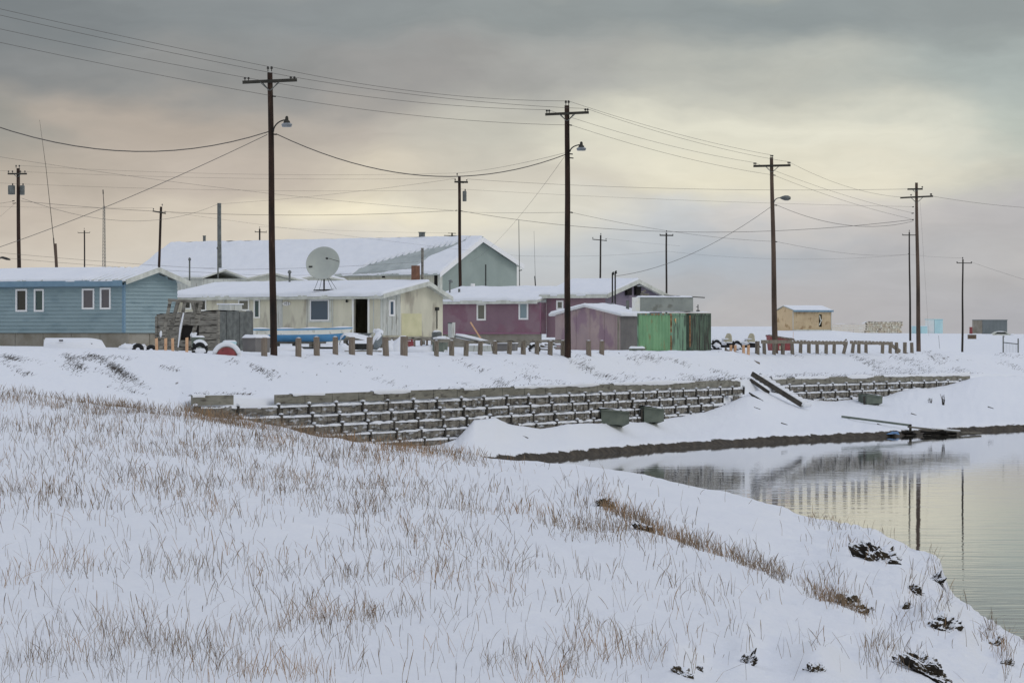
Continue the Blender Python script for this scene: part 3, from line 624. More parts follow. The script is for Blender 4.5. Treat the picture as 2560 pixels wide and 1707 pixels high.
def wall_sheet(mb, plane, c, u0, u1, z0, top, holes=(), th=.12, inward=1):
    """a wall lying in local plane x=c or y=c, u along it, with real rectangular openings; top is a number or list of (u,z)"""
    us = sorted(set([u0, u1]+[h[i] for h in holes for i in (0, 1)]+([p[0] for p in top] if not isinstance(top, (int, float)) else [])))
    us = [u for u in us if u0-1e-6 <= u <= u1+1e-6]
    T = (lambda u: top) if isinstance(top, (int, float)) else (lambda u: float(np.interp(u, [p[0] for p in top], [p[1] for p in top])))
    def pt(u, z, k): return (c+k*th*inward, u, z) if plane == 'x' else (u, c+k*th*inward, z)
    def slab(a, b, za0, zb0, za1, zb1):
        p = [pt(a,za0,0), pt(b,zb0,0), pt(b,zb0,1), pt(a,za0,1), pt(a,za1,0), pt(b,zb1,0), pt(b,zb1,1), pt(a,za1,1)]
        mb.hexa(p)
    for a, b in zip(us, us[1:]):
        if b-a < 1e-5: continue
        m = (a+b)/2; hs = sorted([h for h in holes if h[0] < m < h[1]], key=lambda h: h[2]); z = z0
        for h in hs:
            if h[2] > z+1e-4: slab(a, b, z, z, h[2], h[2])
            z = h[3]
        slab(a, b, z, z, T(a), T(b))
def window(par, plane, c, u0, u1, z0, z1, fm, pm, fw=.09, out=-1, bars=(), sill=False, th=.05, name='window'):
    """frame proud of the wall by th, pane just behind it"""
    w = MB()
    def bx(mb, a, b, za, zb, k0, k1):
        k0, k1 = sorted((c+k0, c+k1))
        mb.box(k0, k1, a, b, za, zb) if plane == 'x' else mb.box(a, b, k0, k1, za, zb)
    o = out
    bx(w, u0-fw, u1+fw, z1, z1+fw, -o*.03, o*th); bx(w, u0-fw, u1+fw, z0-fw, z0, -o*.03, o*th); bx(w, u0-fw, u0, z0, z1, -o*.03, o*th); bx(w, u1, u1+fw, z0, z1, -o*.03, o*th)
    for k in bars: m = u0+(u1-u0)*k; bx(w, m-.025, m+.025, z0, z1, -o*.02, o*th*.7)
    f = w.build(name, fm, par); g = MB(); bx(g, u0, u1, z0, z1, -o*.025, o*.008); g.build('pane', pm, f)
    if sill: s_ = MB(); bx(s_, u0-fw-.03, u1+fw+.03, z0-fw-.04, z0-fw, -o*.02, o*(th+.07)); s_.build('sill', fm, f)
    return f
def roof_slope(par, x0, x1, ya, za, yb, zb, th, rm, name='roof_panel', ribs=0):
    m = MB(); m.hexa([(x0,ya,za),(x1,ya,za),(x1,yb,zb),(x0,yb,zb),(x0,ya,za+th),(x1,ya,za+th),(x1,yb,zb+th),(x0,yb,zb+th)]); 
    if ribs:
        n = int((x1-x0)/ribs); rh = min(.035, ribs*.12)
        for i in range(n):
            x = x0+(i+.5)*ribs; m.hexa([(x-ribs*.16,ya,za+th-.004),(x+ribs*.16,ya,za+th-.004),(x+ribs*.16,yb,zb+th-.004),(x-ribs*.16,yb,zb+th-.004),(x-ribs*.06,ya,za+th+rh),(x+ribs*.06,ya,za+th+rh),(x+ribs*.06,yb,zb+th+rh),(x-ribs*.06,yb,zb+th+rh)])
    return m.build(name, rm, par)
def snow_slope(par, x0, x1, ya, za, yb, zb, base, th, mask=None, wav=.06, over=.05, seed=0, nx=120, ny=18, edge=.35):
    """snow lying on a slope from eave (ya,za) to ridge (yb,zb); thickness varies, the eave edge is ragged"""
    xs = np.linspace(x0, x1, nx); vs = np.linspace(0, 1, ny); XX, VV = np.meshgrid(xs, vs)
    L = math.hypot(yb-ya, zb-za); rag = fbm(xs*1.3+seed*9, xs*0+seed, 4)*wav
    v0 = (-over+rag)/L; V2 = v0[None,:]*(1-VV)+VV
    Y = ya+(yb-ya)*V2; Zb = za+(zb-za)*V2+base
    t = th*(1+.45*fbm(XX*.8+seed*5, Y*.8+seed*3, 4))
    ed = np.minimum(1, (VV*L+.02)/(.10))**.5*np.minimum(1, (np.minimum(XX-x0, x1-XX)+.02)/.12)**.5
    t = t*ed
    if mask is not None: t = t-mask(XX, VV)*th*2.2
    Z = Zb+np.maximum(t, -.04)
    top = np.stack([XX, Y, Z], -1); m = MB()
    lowr = np.stack([xs, Y[0], Zb[0]-.06], -1)[None]; A = np.concatenate([lowr, top], 0)
    m.grid(A)
    for j in (0, nx-1):                    # end skirts
        c = top[:, j]; d = c.copy(); d[:, 2] = Zb[:, j]-.02; m.grid(np.stack([d, c], 1) if j else np.stack([c, d], 1))
    return m.build('snow_cover', M['snow'], par, smooth=True)
def siding(mb, plane, c, u0, u1, z0, z1, lap, out, holes=(), top=None):
    """lapped boards: each course leans out at its lower edge"""
    z = z0
    while z < z1-.01:
        zt = min(z+lap, z1)
        segs = [(u0, u1)]
        if top:                            # clip under the gable
            ks = [u for u in np.linspace(u0, u1, 60) if np.interp(u, [p[0] for p in top], [p[1] for p in top]) > (z+zt)/2]
            if not ks: break
            segs = [(min(ks), max(ks))]
        for h in holes:
            if h[2] < (z+zt)/2 < h[3]:
                ns = []
                for a, b in segs:
                    if h[0] > a and h[0] < b: ns.append((a, h[0]))
                    if h[1] > a and h[1] < b: ns.append((h[1], b))
                    if h[1] <= a or h[0] >= b: ns.append((a, b))
                segs = ns
        for a, b in segs:
            k0 = c+out*.055; k1 = c+out*.006
            f = lambda u, k, zz: (k, u, zz) if plane == 'x' else (u, k, zz)
            mb.hexa([f(a,c,z), f(b,c,z), f(b,k0,z), f(a,k0,z), f(a,c,zt), f(b,c,zt), f(b,k1,zt), f(a,k1,zt)])
        z = zt

def blue_house():
    f = Fr(310, 50, 4.2, -35); r = f.root('house', 'long pale blue lap-sided house with paired white windows and snow on its metal roof', 'house')
    zb = f.y(310, 832)[2]; ze = f.y(310, 706)[2]; W = f.x(443, 800)[1]; L = 17.0; zr = f.x(379, 678, .0)[2]; yr = f.x(379, 676)[1]; ze2 = ze+.02
    A = MB(); top = [(0, ze), (yr, zr), (W, ze2)]
    wins = [(44,66,727,775,'pane_dark'),(90,108,727,775,'pane_teal'),(210,234,726,769,'pane_grey'),(255,275,724,769,'pane_grey')]
    holes = []
    for a, b, y0, y1, pm in wins: u0 = f.y(a, 750)[0]; u1 = f.y(b, 750)[0]; holes.append((u0, u1, f.y(a, y1)[2], f.y(a, y0)[2]))
    wall_sheet(A, 'y', 0, -L, 0, zb, ze, [], .15, 1); wall_sheet(A, 'x', 0, .15, W, zb, top, [], .15, -1)
    A.box(-L, -.15, W-.15, W, zb, ze2); A.box(-L, -L+.15, .15, W-.15, zb, ze); A.build('wall', M['blue'], r)
    S = MB(); siding(S, 'y', 0, -L, -.06, zb, ze, .19, -1, [(h[0]-.09, h[1]+.09, h[2]-.09, h[3]+.09) for h in holes]); siding(S, 'x', 0, .06, W-.02, zb, zr, .19, 1, top=top); S.build('siding', M['blue'], r)
    for h, w in zip(holes, wins): window(r, 'y', 0, h[0], h[1], h[2], h[3], M['whitetrim'], M[w[4]], .09, -1, th=.07)
    MB().box(-.10, .045, -.045, .08, zb, ze-.02).build('corner_trim', M['bluetrim'], r)
    Fd = MB(); Fd.box(-L+.1, -.08, .08, W-.1, -.6, zb-.002); Fd.build('foundation', M['found'], r)
    B = MB()
    for i in range(9): a = -L+.2+i*1.9; B.box(a, a+1.86, .05, .078, -.3, zb-.04)
    B.box(-.079, -.05, .1, W*.48, -.3, zb-.04); B.box(-.079, -.05, W*.5, W-.15, -.3, zb-.04); B.build('skirting_panel', M['found'], r)
    oh = .42; sl = (zr-ze)/yr; ya = -oh; za = ze-sl*oh*.2; zR = zr+.02
    fas = MB(); fas.box(-L, oh*.6, -oh-.03, -oh, za-.16, za+.12); fas.build('fascia', M['bluetrim'], r)
    MB().box(-L, oh*.6, -oh, -.035, za-.15, za-.11).build('soffit', M['bluetrim'], r)
    rp = roof_slope(r, -L, .5, ya, za+.06, yr, zR+.06, .09, M['greytrim'], ribs=.45); roof_slope(r, -L, .5, W+oh, ze2-.02, yr, zR+.06, .09, M['greytrim'])
    rk = MB(); rk.hexa([(.5,ya,za-.08),(.54,ya,za-.08),(.54,yr,zR-.08),(.5,yr,zR-.08),(.5,ya,za+.17),(.54,ya,za+.17),(.54,yr,zR+.17),(.5,yr,zR+.17)]).build('rake_board', M['greytrim'], r)
    rk = MB(); rk.hexa([(.5,yr,zR-.08),(.54,yr,zR-.08),(.54,W+oh,ze2-.2),(.5,W+oh,ze2-.2),(.5,yr,zR+.17),(.54,yr,zR+.17),(.54,W+oh,ze2+.08),(.5,W+oh,ze2+.08)]).build('rake_board', M['greytrim'], r)
    def mk(X, V): return np.clip((X+3.4)/2.0, 0, 1)*(1-V*.35)*(.18+.55*(np.sin(X*2*math.pi/.45) > .25))
    snow_slope(r, -L, .48, ya, za+.15, yr, zR+.15, .0, .075, mk, .06, .02, 1, nx=420)
    return r
blue_house()

def cream_house():
    f = Fr(951, 43, 4.1, -38); r = f.root('house', 'weathered cream plywood house with open dark doorway and a satellite dish standing before its ridge', 'house')
    ze = f.y(951, 741)[2]; zb = f.y(951, 842)[2]; W = f.x(1107, 800)[1]; xl = f.y(425, 780)[0]; yr = f.x(1057, 705)[1]; zr = f.x(1057, 711)[2]; ze2 = f.x(1107, 742)[2]
    dr = (f.y(885, 780)[0], f.y(920, 780)[0], f.y(900, 841)[2], f.y(900, 746)[2])
    A = MB(); wall_sheet(A, 'y', 0, xl, 0, zb, ze, [dr], .14, 1); top = [(0, ze), (yr, zr), (W, ze2)]
    wall_sheet(A, 'x', 0, .14, W, zb, [(.14, ze+(zr-ze)*.14/yr), (yr, zr), (W, ze2)], [], .14, -1); A.box(xl, -.14, W-.14, W, zb, ze2); A.box(xl, xl+.14, .14, W-.14, zb, ze); A.box(xl+.14, -.14, .14, W-.14, zb, zb+.08)
    A.build('wall', M['cream'], r)
    d = f.y(885, 780)[0]
    # room seen through the doorway
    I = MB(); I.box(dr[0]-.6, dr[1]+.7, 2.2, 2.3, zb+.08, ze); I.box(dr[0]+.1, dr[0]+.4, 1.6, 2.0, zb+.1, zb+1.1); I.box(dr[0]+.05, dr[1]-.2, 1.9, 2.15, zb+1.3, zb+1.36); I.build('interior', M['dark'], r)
    T = MB(); fw = .13
    T.box(dr[0]-fw, dr[0], -.04, .05, dr[2], dr[3]+fw); T.box(dr[1], dr[1]+fw, -.04, .05, dr[2], dr[3]+fw); T.box(dr[0], dr[1], -.04, .05, dr[3], dr[3]+fw); T.build('door_frame', M['creamtrim'], r)
    def yw(a, b, y0, y1, pm, fm='creamtrim', fw=.09, **k): return window(r, 'y', 0, f.y(a, 770)[0], f.y(b, 770)[0], f.y((a+b)/2, y1)[2], f.y((a+b)/2, y0)[2], M[fm], M[pm], fw, -1, **k)
    yw(465, 476, 756, 770, 'pane_dark'); yw(490, 514, 752, 774, 'pane_dark', bars=(.5,)); yw(599, 621, 752, 773, 'pane_olive'); yw(638, 648, 752, 792, 'pane_teal')
    g = MB(); a, b = f.y(771, 780)[0], f.y(829, 780)[0]; g.box(a, b, -.025, .0, f.y(800, 806)[2], f.y(800, 746)[2]); g.build('window_surround', M['greytrim'], r)
    window(r, 'y', -.026, f.y(779, 770)[0], f.y(822, 770)[0], f.y(800, 799)[2], f.y(800, 752)[2], M['whitetrim'], M['pane_blue'], .07, -1, th=.06)
    # patches and battens on the front wall
    pt = MB()
    for px in (560, 690, 706, 768, 832, 934): u = f.y(px, 780)[0]; pt.box(u-.03, u+.03, -.022, .0, zb, ze-.1)
    pt.build_each('batten', M['greyply'], r)
    pd = MB(); pd.box(f.y(693,780)[0], f.y(705,780)[0], -.03, 0, zb+.05, f.y(700,748)[2]); pd.build('door', M['greyply'], r)
    lp = MB(); u = f.y(869, 750)[0]; lp.lathe([(.03,0),(.07,.02),(.07,.12),(.02,.16)], (u,-.08,f.y(869,756)[2]), 8); lp.build('porch_lamp', M['dmetal'], r)
    # end wall: grey boarded bay with a small window, a plywood patch, and a bare cream sheet
    y1 = f.x(1001, 780)[1]; G = MB(); n = 9
    for i in range(n):
        a = y1*i/n; b = y1*(i+1)/n-.02; za = ze+(zr-ze)*a/yr-.03; zb2 = ze+(zr-ze)*b/yr-.03; k = .03+.012*(i % 2)
        G.hexa([(0,a,zb+.08),(k,a,zb+.08),(k,b,zb+.08),(0,b,zb+.08),(0,a,za),(k,a,za),(k,b,zb2),(0,b,zb2)])
    G.build('grey_boarding', M['greyply'], r)
    window(r, 'x', .035, f.x(973.5, 780)[1], f.x(981.5, 780)[1], f.x(978, 786)[2], f.x(978, 754)[2], M['whitetrim'], M['pane_blue'], .1, 1, th=.05)
    Y = MB(); Y.box(0, .02, f.x(1004,800)[1], f.x(1054,800)[1], f.x(1030,840)[2], f.x(1030,784)[2]); Y.build('plywood_patch', M['yellowply'], r)
    e = MB(); ye = f.x(1091, 780)[1]; e.box(0, .12, ye-.13, ye+.13, f.x(1091,776)[2], f.x(1091,768)[2]); e.tube((.05,ye,f.x(1091,776)[2]), (.05,ye,f.x(1091,822)[2]), .03); e.build('meter_box', M['dmetal'], r)
    bm = MB(); bm.box(-.2, .08, -.06, W+.05, zb-.22, zb-.01); bm.box(xl, -.2, -.08, .0, zb-.2, zb-.01); bm.build_each('floor_beam', M['wood'], r)
    pl = MB()
    for y in (.3, W*.35, W*.7, W-.3): pl.box(-.25, -.02, y-.1, y+.1, -.6, zb-.23)
    for i in range(7): x = xl+.5+i*(-xl-.7)/6; pl.box(x-.1, x+.1, .15, .35, -.6, zb-.02)
    pl.build_each('footing', M['wood'], r)
    oh = .35; sl = (zr-ze)/yr; ya = -oh; za = ze+.0; zR = zr+.04; yb = W+oh*.9; zb3 = ze2-.14
    roof_slope(r, xl, .5, ya, za, yr, zR, .10, M['greytrim']); roof_slope(r, xl, .5, yb, zb3, yr, zR, .10, M['greytrim'])
    fs = MB(); fs.box(xl, .5, ya-.03, ya, za-.14, za+.09); fs.build('fascia', M['greytrim'], r)
    for y0, z0, y2, z2 in ((ya, za, yr, zR), (yr, zR, yb, zb3)):
        MB().hexa([(.5,y0,z0-.12),(.55,y0,z0-.12),(.55,y2,z2-.12),(.5,y2,z2-.12),(.5,y0,z0+.13),(.55,y0,z0+.13),(.55,y2,z2+.13),(.5,y2,z2+.13)]).build('rake_board', M['greytrim'], r)
    snow_slope(r, xl, .52, ya, za+.10, yr, zR+.10, 0, .16, None, .20, .10, 2, nx=260); snow_slope(r, xl, .52, yb, zb3+.1, yr, zR+.1, 0, .10, None, .08, .0, 3, nx=60)
    # house number on a white plate
    x0, _, z0 = f.y(717, 759); pl = MB(); pl.lathe([(.23,-.008),(.23,.008)], (0,0,0), 20, axis=(0,-1,0)); 
    pl.v = [(x0+v[0]*1.35, -.035+v[1], z0+v[2]*.55) for v in pl.v]; plate = pl.build('number_plate', M['whitetrim'], r)
    cu = bpy.data.curves.new('house_number', 'FONT'); cu.body = '102'; cu.size = .26; cu.align_x = 'CENTER'; cu.align_y = 'CENTER'; cu.extrude = .004; cu.space_character = 1.25; cu.materials.append(M['ink'])
    tmp = bpy.data.objects.new('tmp', cu); col.objects.link(tmp); bpy.context.view_layer.update(); me = bpy.data.meshes.new_from_object(tmp.evaluated_get(bpy.context.evaluated_depsgraph_get())); bpy.data.objects.remove(tmp)
    to = bpy.data.objects.new('house_number', me); col.objects.link(to); to.parent = plate; to.location = (x0, -.052, z0); to.rotation_euler = (R(90), 0, 0)
    # roof fittings: rusty chimney, vents
    def rp(px, py, yy): 
        x, y, z = f.y(px, py, yy); return x, y, z
    def stack(px, yb_, yt, yy, w, mt, nm, rnd=False, cap=False):
        x, y, z = f.y(px, yb_, yy); zt = f.y(px, yt, yy)[2]; b = MB()
        if rnd: b.tube((x,y,z-.3), (x,y,zt), w/2, n=10)
        else: b.box(x-w/2, x+w/2, y-w/2, y+w/2, z-.3, zt)
        if cap: b.lathe([(w*.5,0),(w*.9,.03),(w*.8,.14),(w*.2,.2)], (x,y,zt-.04), 10)
        o = b.build(nm, mt, r); return o
    stack(1039, 697, 664, yr+.2, .36, M['brick'], 'chimney'); stack(724, 699, 682, yr*.9, .13, M['metal'], 'roof_vent', True, True)
    stack(1056, 697, 620, yr+.5, .11, M['wood'], 'roof_post'); stack(474, 702, 650, yr+.2, .10, M['metal'], 'vent_pipe', True, True); stack(545, 684, 622, yr+2.2, .10, M['metal'], 'vent_pipe', True, True)
    return r, f, yr, zR, ya, za
CH = cream_house()

def dish():
    r0, f, yr, zR, ya, za = CH
    x, y, z = f.y(810, 727, ya+.5); base = Vector(f.o)+f.X*x+f.Y*y; base.z = f.o.z+z
    s = F/base.y; r = empty('satellite_dish', base, 0, 'big round pale grey satellite dish on a braced mast above the cream house roof', 'satellite dish')
    cz = (727-662)/s; rad = 42.5/s; ax = Vector((-.18, -.93, .32)).normalized()
    mast = MB(); mast.tube((0,0,-.25), (0,.25,cz), .05, .05, 10); mast.build('mast', M['arm'], r)
    fr = MB()
    fr.beam((-.62,-.05,.03), (.55,-.1,.03), .06, .06); fr.beam((-.5,.5,.05), (.7,.5,.08), .06, .06); fr.beam((-.6,-.05,.03), (-.5,.5,.05), .05, .05); fr.beam((.55,-.1,.03), (.7,.5,.08), .05, .05); fr.build('base_frame', M['dmetal'], r)
    for a, b in (((-.58,0,.03),(-.3,.25,cz-.75)), ((-.3,.5,.04),(-.12,.25,cz-.7)), ((.5,0,.03),(.16,.25,cz-.75)), ((.74,.5,.06),(.26,.25,cz-.72))):
        MB().tube(a, b, .014, .014, 6).build('brace', M['metal'], r)
    prof = [(max(.001, rad*t), .34*rad*t*t) for t in np.linspace(0, 1, 14)]; back = [(r_, z_-.02) for r_, z_ in prof][::-1]
    D = MB(); D.lathe(prof+[(rad+.02, .34*rad)]+back, (0,.16,cz), 48, axis=ax); d = D.build('reflector', M['dish'], r, smooth=True)
    C = Vector((0,.16,cz)); q = Vector((0,0,1)).rotation_difference(ax).to_matrix()
    fa = C+q @ Vector((rad*.0,0,.9*rad)); fe = C+Vector((.32,-.85,.36))
    arm = MB(); rim = C+q @ Vector((rad*.98, -.1, .33*rad)); arm.tube(rim, fe, .016, .016, 6); arm.build('feed_arm', M['arm'], r)
    fd = MB(); fd.lathe([(.04,0),(.07,.06),(.05,.14)], fe-Vector((.05,0,0)), 10, axis=(-1,.4,0)); fd.build('feed_horn', M['dmetal'], r)
    st = MB(); c2 = C+q @ Vector((-rad*.78,-.05,.24*rad)); st.beam(c2+Vector((-.1,-.04,0)), c2+Vector((.12,-.04,.0)), .02, .09); st.build('maker_plate', M['dmetal'], r)
dish()

def purple_house():
    f = Fr(1510, 38, 3.95, -37); r = f.root('house', 'purple house with a low left wing, cream framed windows and snow on its stepped roofs', 'house')
    ze = f.y(1510, 742)[2]; zb = f.y(1510, 836)[2]; W = f.x(1655, 780)[1]; yr = f.x(1582, 705)[1]; zr = f.x(1582, 706)[2]; ze2 = f.x(1655, 742)[2]; x2 = f.y(1366, 790)[0]; x1 = f.y(1085, 790, -.0)[0]
    A = MB(); wall_sheet(A, 'y', 0, x2, 0, zb-.2, ze, [], .14, 1); A.box(x2, -.14, W-.14, W, zb-.2, ze2); A.box(x2, x2+.14, .14, W-.14, zb-.2, ze); A.build('wall', M['purple'], r)
    G = MB(); wall_sheet(G, 'x', 0, .14, W, zb-.2, [(.14, ze+.06), (yr, zr), (W, ze2)], [], .14, -1); G.build('gable_wall', M['violet'], r)
    w = .6                                 # the wing's front stands out a little
    ze1 = f.y(1240, 757, -w)[2]; zb1 = f.y(1340, 835, -w)[2]; ze1b = ze1
    B = MB(); wall_sheet(B, 'y', -w, x1, x2-.01, zb1, ze1, [], .14, 1); B.box(x2-.15, x2-.01, -w+.14, 0, zb1, ze1); B.box(x1, x1+.14, -w+.14, W-1, zb1, ze1); B.build('wing_wall', M['purple'], r)
    sk = MB(); sk.box(x1+.1, x2-.1, -w+.12, -w+.2, -.5, zb1-.002); sk.build('skirting', M['found'], r)
    tr = MB(); tr.box(x2-.08, x2+.0, -w-.03, -w+.02, zb1, ze1); tr.box(x1, x2, -w-.03, -w, zb1, zb1+.12); tr.build('trim', mat('magenta_trim', alb((120,74,104)), alb((132,84,112)), 2, .6), r)
    def yw(a, b, y0, y1, pm, c, fm='creamtrim'): window(r, 'y', c, f.y(a, 770, c)[0], f.y(b, 770, c)[0], f.y((a+b)/2, y1, c)[2], f.y((a+b)/2, y0, c)[2], M[fm], M[pm], .11, -1, th=.06)
    yw(1196, 1212, 763, 797, 'pane_olive', -w); yw(1301, 1318, 760, 795, 'pane_pale', -w, 'whitetrim'); yw(1395, 1406, 755, 770, 'pane_olive', 0, 'whitetrim')
    # shutters and vents in the gable
    for px in (1568, 1591): 
        u = f.x(px, 730)[1]; z0 = f.x(px, 738)[2]; z1 = f.x(px, 716)[2]; V = MB(); V.box(0, .20, u-.27, u+.27, z0, z1); v = V.build('vent_hood', M['dark'], r); S = MB(); S.blob((.18,u,z1), (.14,.25,.08), 2, .2, 2, 0, seed=px); S.build('snow_cap', M['snow'], v, smooth=True)
    for px, yt in ((1531, 684), (1538, 681)):
        x, y, z = f.y(px, 760, -.25); m = MB(); m.tube((x,y,ze-2.2), (x,y,f.y(px,yt,-.25)[2]), .05, .05, 8); m.path([(x,y,f.y(px,yt,-.25)[2]),(x+.08,y-.02,f.y(px,yt-2,-.25)[2]+.03),(x+.12,y-.05,f.y(px,yt,-.25)[2]-.08)], .06, 6); m.build('service_mast', M['dmetal'], r)
    oh = .35; ya = -oh; za = ze+.02; zR = zr+.04; yb = W+oh; zb3 = ze2-.1; xs0 = x2-.35
    roof_slope(r, xs0, .5, ya, za, yr, zR, .12, M['greytrim']); roof_slope(r, xs0, .5, yb, zb3, yr, zR, .12, M['greytrim'])
    MB().box(xs0, .5, ya-.03, ya, za-.10, za+.14).build('fascia', M['greytrim'], r)
    for y0, z0, y2, z2 in ((ya, za, yr, zR), (yr, zR, yb, zb3)):
        MB().hexa([(.5,y0,z0-.12),(.55,y0,z0-.12),(.55,y2,z2-.12),(.5,y2,z2-.12),(.5,y0,z0+.15),(.55,y0,z0+.15),(.55,y2,z2+.15),(.5,y2,z2+.15)]).build('rake_board', M['greytrim'], r)
    snow_slope(r, xs0, .5, ya, za+.12, yr, zR+.12, 0, .13, None, .12, .0, 5, nx=130)
    zr1 = f.y(1200, 727, yr)[2]; ya1 = -w-oh; za1 = ze1+.02
    roof_slope(r, x1-.3, x2-.05, ya1, za1, yr, zr1, .14, M['greytrim'], name='wing_roof_panel'); roof_slope(r, x1-.3, x2-.05, W+.3, za1, yr, zr1, .14, M['greytrim'], name='wing_roof_panel')
    MB().box(x1-.3, x2-.05, ya1-.03, ya1, za1-.1, za1+.13).build('fascia', M['greytrim'], r)
    snow_slope(r, x1-.3, x2-.05, ya1, za1+.14, yr, zr1+.14, 0, .17, lambda X, V: .3*np.clip((X-x2+2.5)/2, 0, 1)*np.clip(1-V*6, 0, 1), .10, .02, 6, nx=160)
    for px, yb_, yt, w_ in ((1124.5, 730, 706, .11), (1148, 735, 722, .15), (1182, 722, 709, .3)):
        x, y, z = f.y(px, yb_, yr*.35 if px < 1170 else yr); zt = f.y(px, yt, y)[2]; m = MB(); m.tube((x,y,z-.25), (x,y,zt), w_/2, n=10); 
        if px < 1130: m.lathe([(.05,0),(.14,.03),(.16,.1),(.05,.18)], (x+.05,y,zt), 8, axis=(.5,0,1))
        m.build('roof_vent', M['metal'] if px != 1182 else M['whitetrim'], r)
purple_house()

def warehouse():
    f = Fr(1100, 25, 4.4, -40); r = f.root('warehouse', 'large metal-clad warehouse with a long snowy roof sliding off in a bare grey patch', 'warehouse')
    W = f.x(1292, 690)[1]; yr = f.x(1198, 620)[1]; zr = f.x(1198, 593)[2]-.30; ze = f.x(1100, 684)[2]; ze2 = f.x(1292, 662)[2]-.1; L = f.y(432, 640, yr)[0]
    A = MB(); wall_sheet(A, 'y', 0, L, 0, 0, ze, [], .2, 1); A.box(L, -.2, W-.2, W, 0, ze2); A.box(L, L+.2, .2, W-.2, 0, ze); A.build('wall', M['whouse2'], r)
    G = MB(); wall_sheet(G, 'x', 0, .2, W, 0, [(.2, ze+.1), (yr, zr), (W, ze2)], [], .2, -1); G.build('gable_wall', M['whouse'], r)
    c = MB(); u = f.x(1214, 700)[1]; c.box(0, .05, u-.06, u+.06, 2, ze+1.0); c.build('door_track', M['dmetal'], r)
    t = MB(); t.box(-.25, .06, -.06, .3, 0, ze-.05); t.build('corner_trim', M['greytrim'], r)
    w = MB()
    for px in (1090, 959): x, y, z = f.y(px, 702); w.box(x-.2, x+.2, -.05, 0, z-.6 if px > 1000 else z+.3, z+.6); 
    w.build_each('wall_opening', M['dark'], r)
    oh = .5; sl = (zr-ze)/yr; ya = -.6; za = ze-sl*.3
    roof_slope(r, L-.4, .5, ya, za, yr, zr+.05, .18, M['tin'], ribs=.6); roof_slope(r, L-.4, .5, W+.5, ze2-.1, yr, zr+.05, .18, M['greytrim'])
    for y0, z0, y2, z2 in ((ya, za, yr, zr), (yr, zr, W+.5, ze2-.15)):
        MB().hexa([(.5,y0,z0-.2),(.57,y0,z0-.2),(.57,y2,z2-.2),(.5,y2,z2-.2),(.5,y0,z0+.3),(.57,y0,z0+.3),(.57,y2,z2+.3),(.5,y2,z2+.3)]).build('rake_board', M['whitetrim'], r)
    # the bare patch: a diagonal slide between two photo lines, given on the roof plane
    n = Vector((0, -(zr-za), yr-ya)).normalized(); nrm = (f.Y*n.y+Vector((0,0,n.z))).normalized(); p0 = f.o+f.Y*ya+Vector((0,0,za+.18))
    def rpt(px, py):
        d = Vector(((px-1280)/F, 1, -(py-HY)/F)); e = Vector((0,0,EYE)); tt = (p0-e).dot(nrm)/d.dot(nrm); q = e+d*tt-f.o; return q.dot(f.X), (q.dot(f.Y)-ya)/(yr-ya)
    up = [rpt(*a) for a in ((880,682),(920,662),(1000,640),(1080,620),(1130,612),(1175,598))]; lo = [rpt(*a) for a in ((880,687),(960,685),(1030,676),(1075,645),(1130,622),(1180,600))]
    ux = np.array([a[0] for a in up]); uv = np.array([a[1] for a in up]); lx = np.array([a[0] for a in lo]); lv = np.array([a[1] for a in lo])
    print('patch', up, lo)
    def mk(X, V):
        nz = fbm(X*.9, V*12, 3)*.03+(np.sin(X*2*math.pi/.6) > 0)*.035
        a = np.interp(X, ux, uv, left=-1, right=-1)+nz; b = np.interp(X, lx, lv, left=2, right=2)
        return np.clip((a-V)*25, 0, 1)*np.clip((V-b)*25, 0, 1)
    snow_slope(r, L-.4, .5, ya, za+.18, yr, zr+.23, 0, .22, mk, .25, .05, 8, nx=420, ny=110); snow_slope(r, L-.4, .5, W+.5, ze2+.08, yr, zr+.23, 0, .2, None, .2, 0, 9, nx=40)
    rc = MB(); rc.box(L-.4, .5, yr-.12, yr+.12, zr+.1, zr+.34); rc.build('ridge_cap', M['tin'], r)
    for px, yt, w_ in ((506, 589, .32), (1050, 580, .65)):
        x, y, z = f.y(px, 600, yr); zt = f.y(px, yt, yr)[2]; m = MB(); m.lathe([(w_/2,zr-.2),(w_/2,zt-.1),(w_*.6,zt-.08),(w_*.6,zt)], (x,y+.3,0), 12); m.build('roof_vent', M['metal'], r)
warehouse()

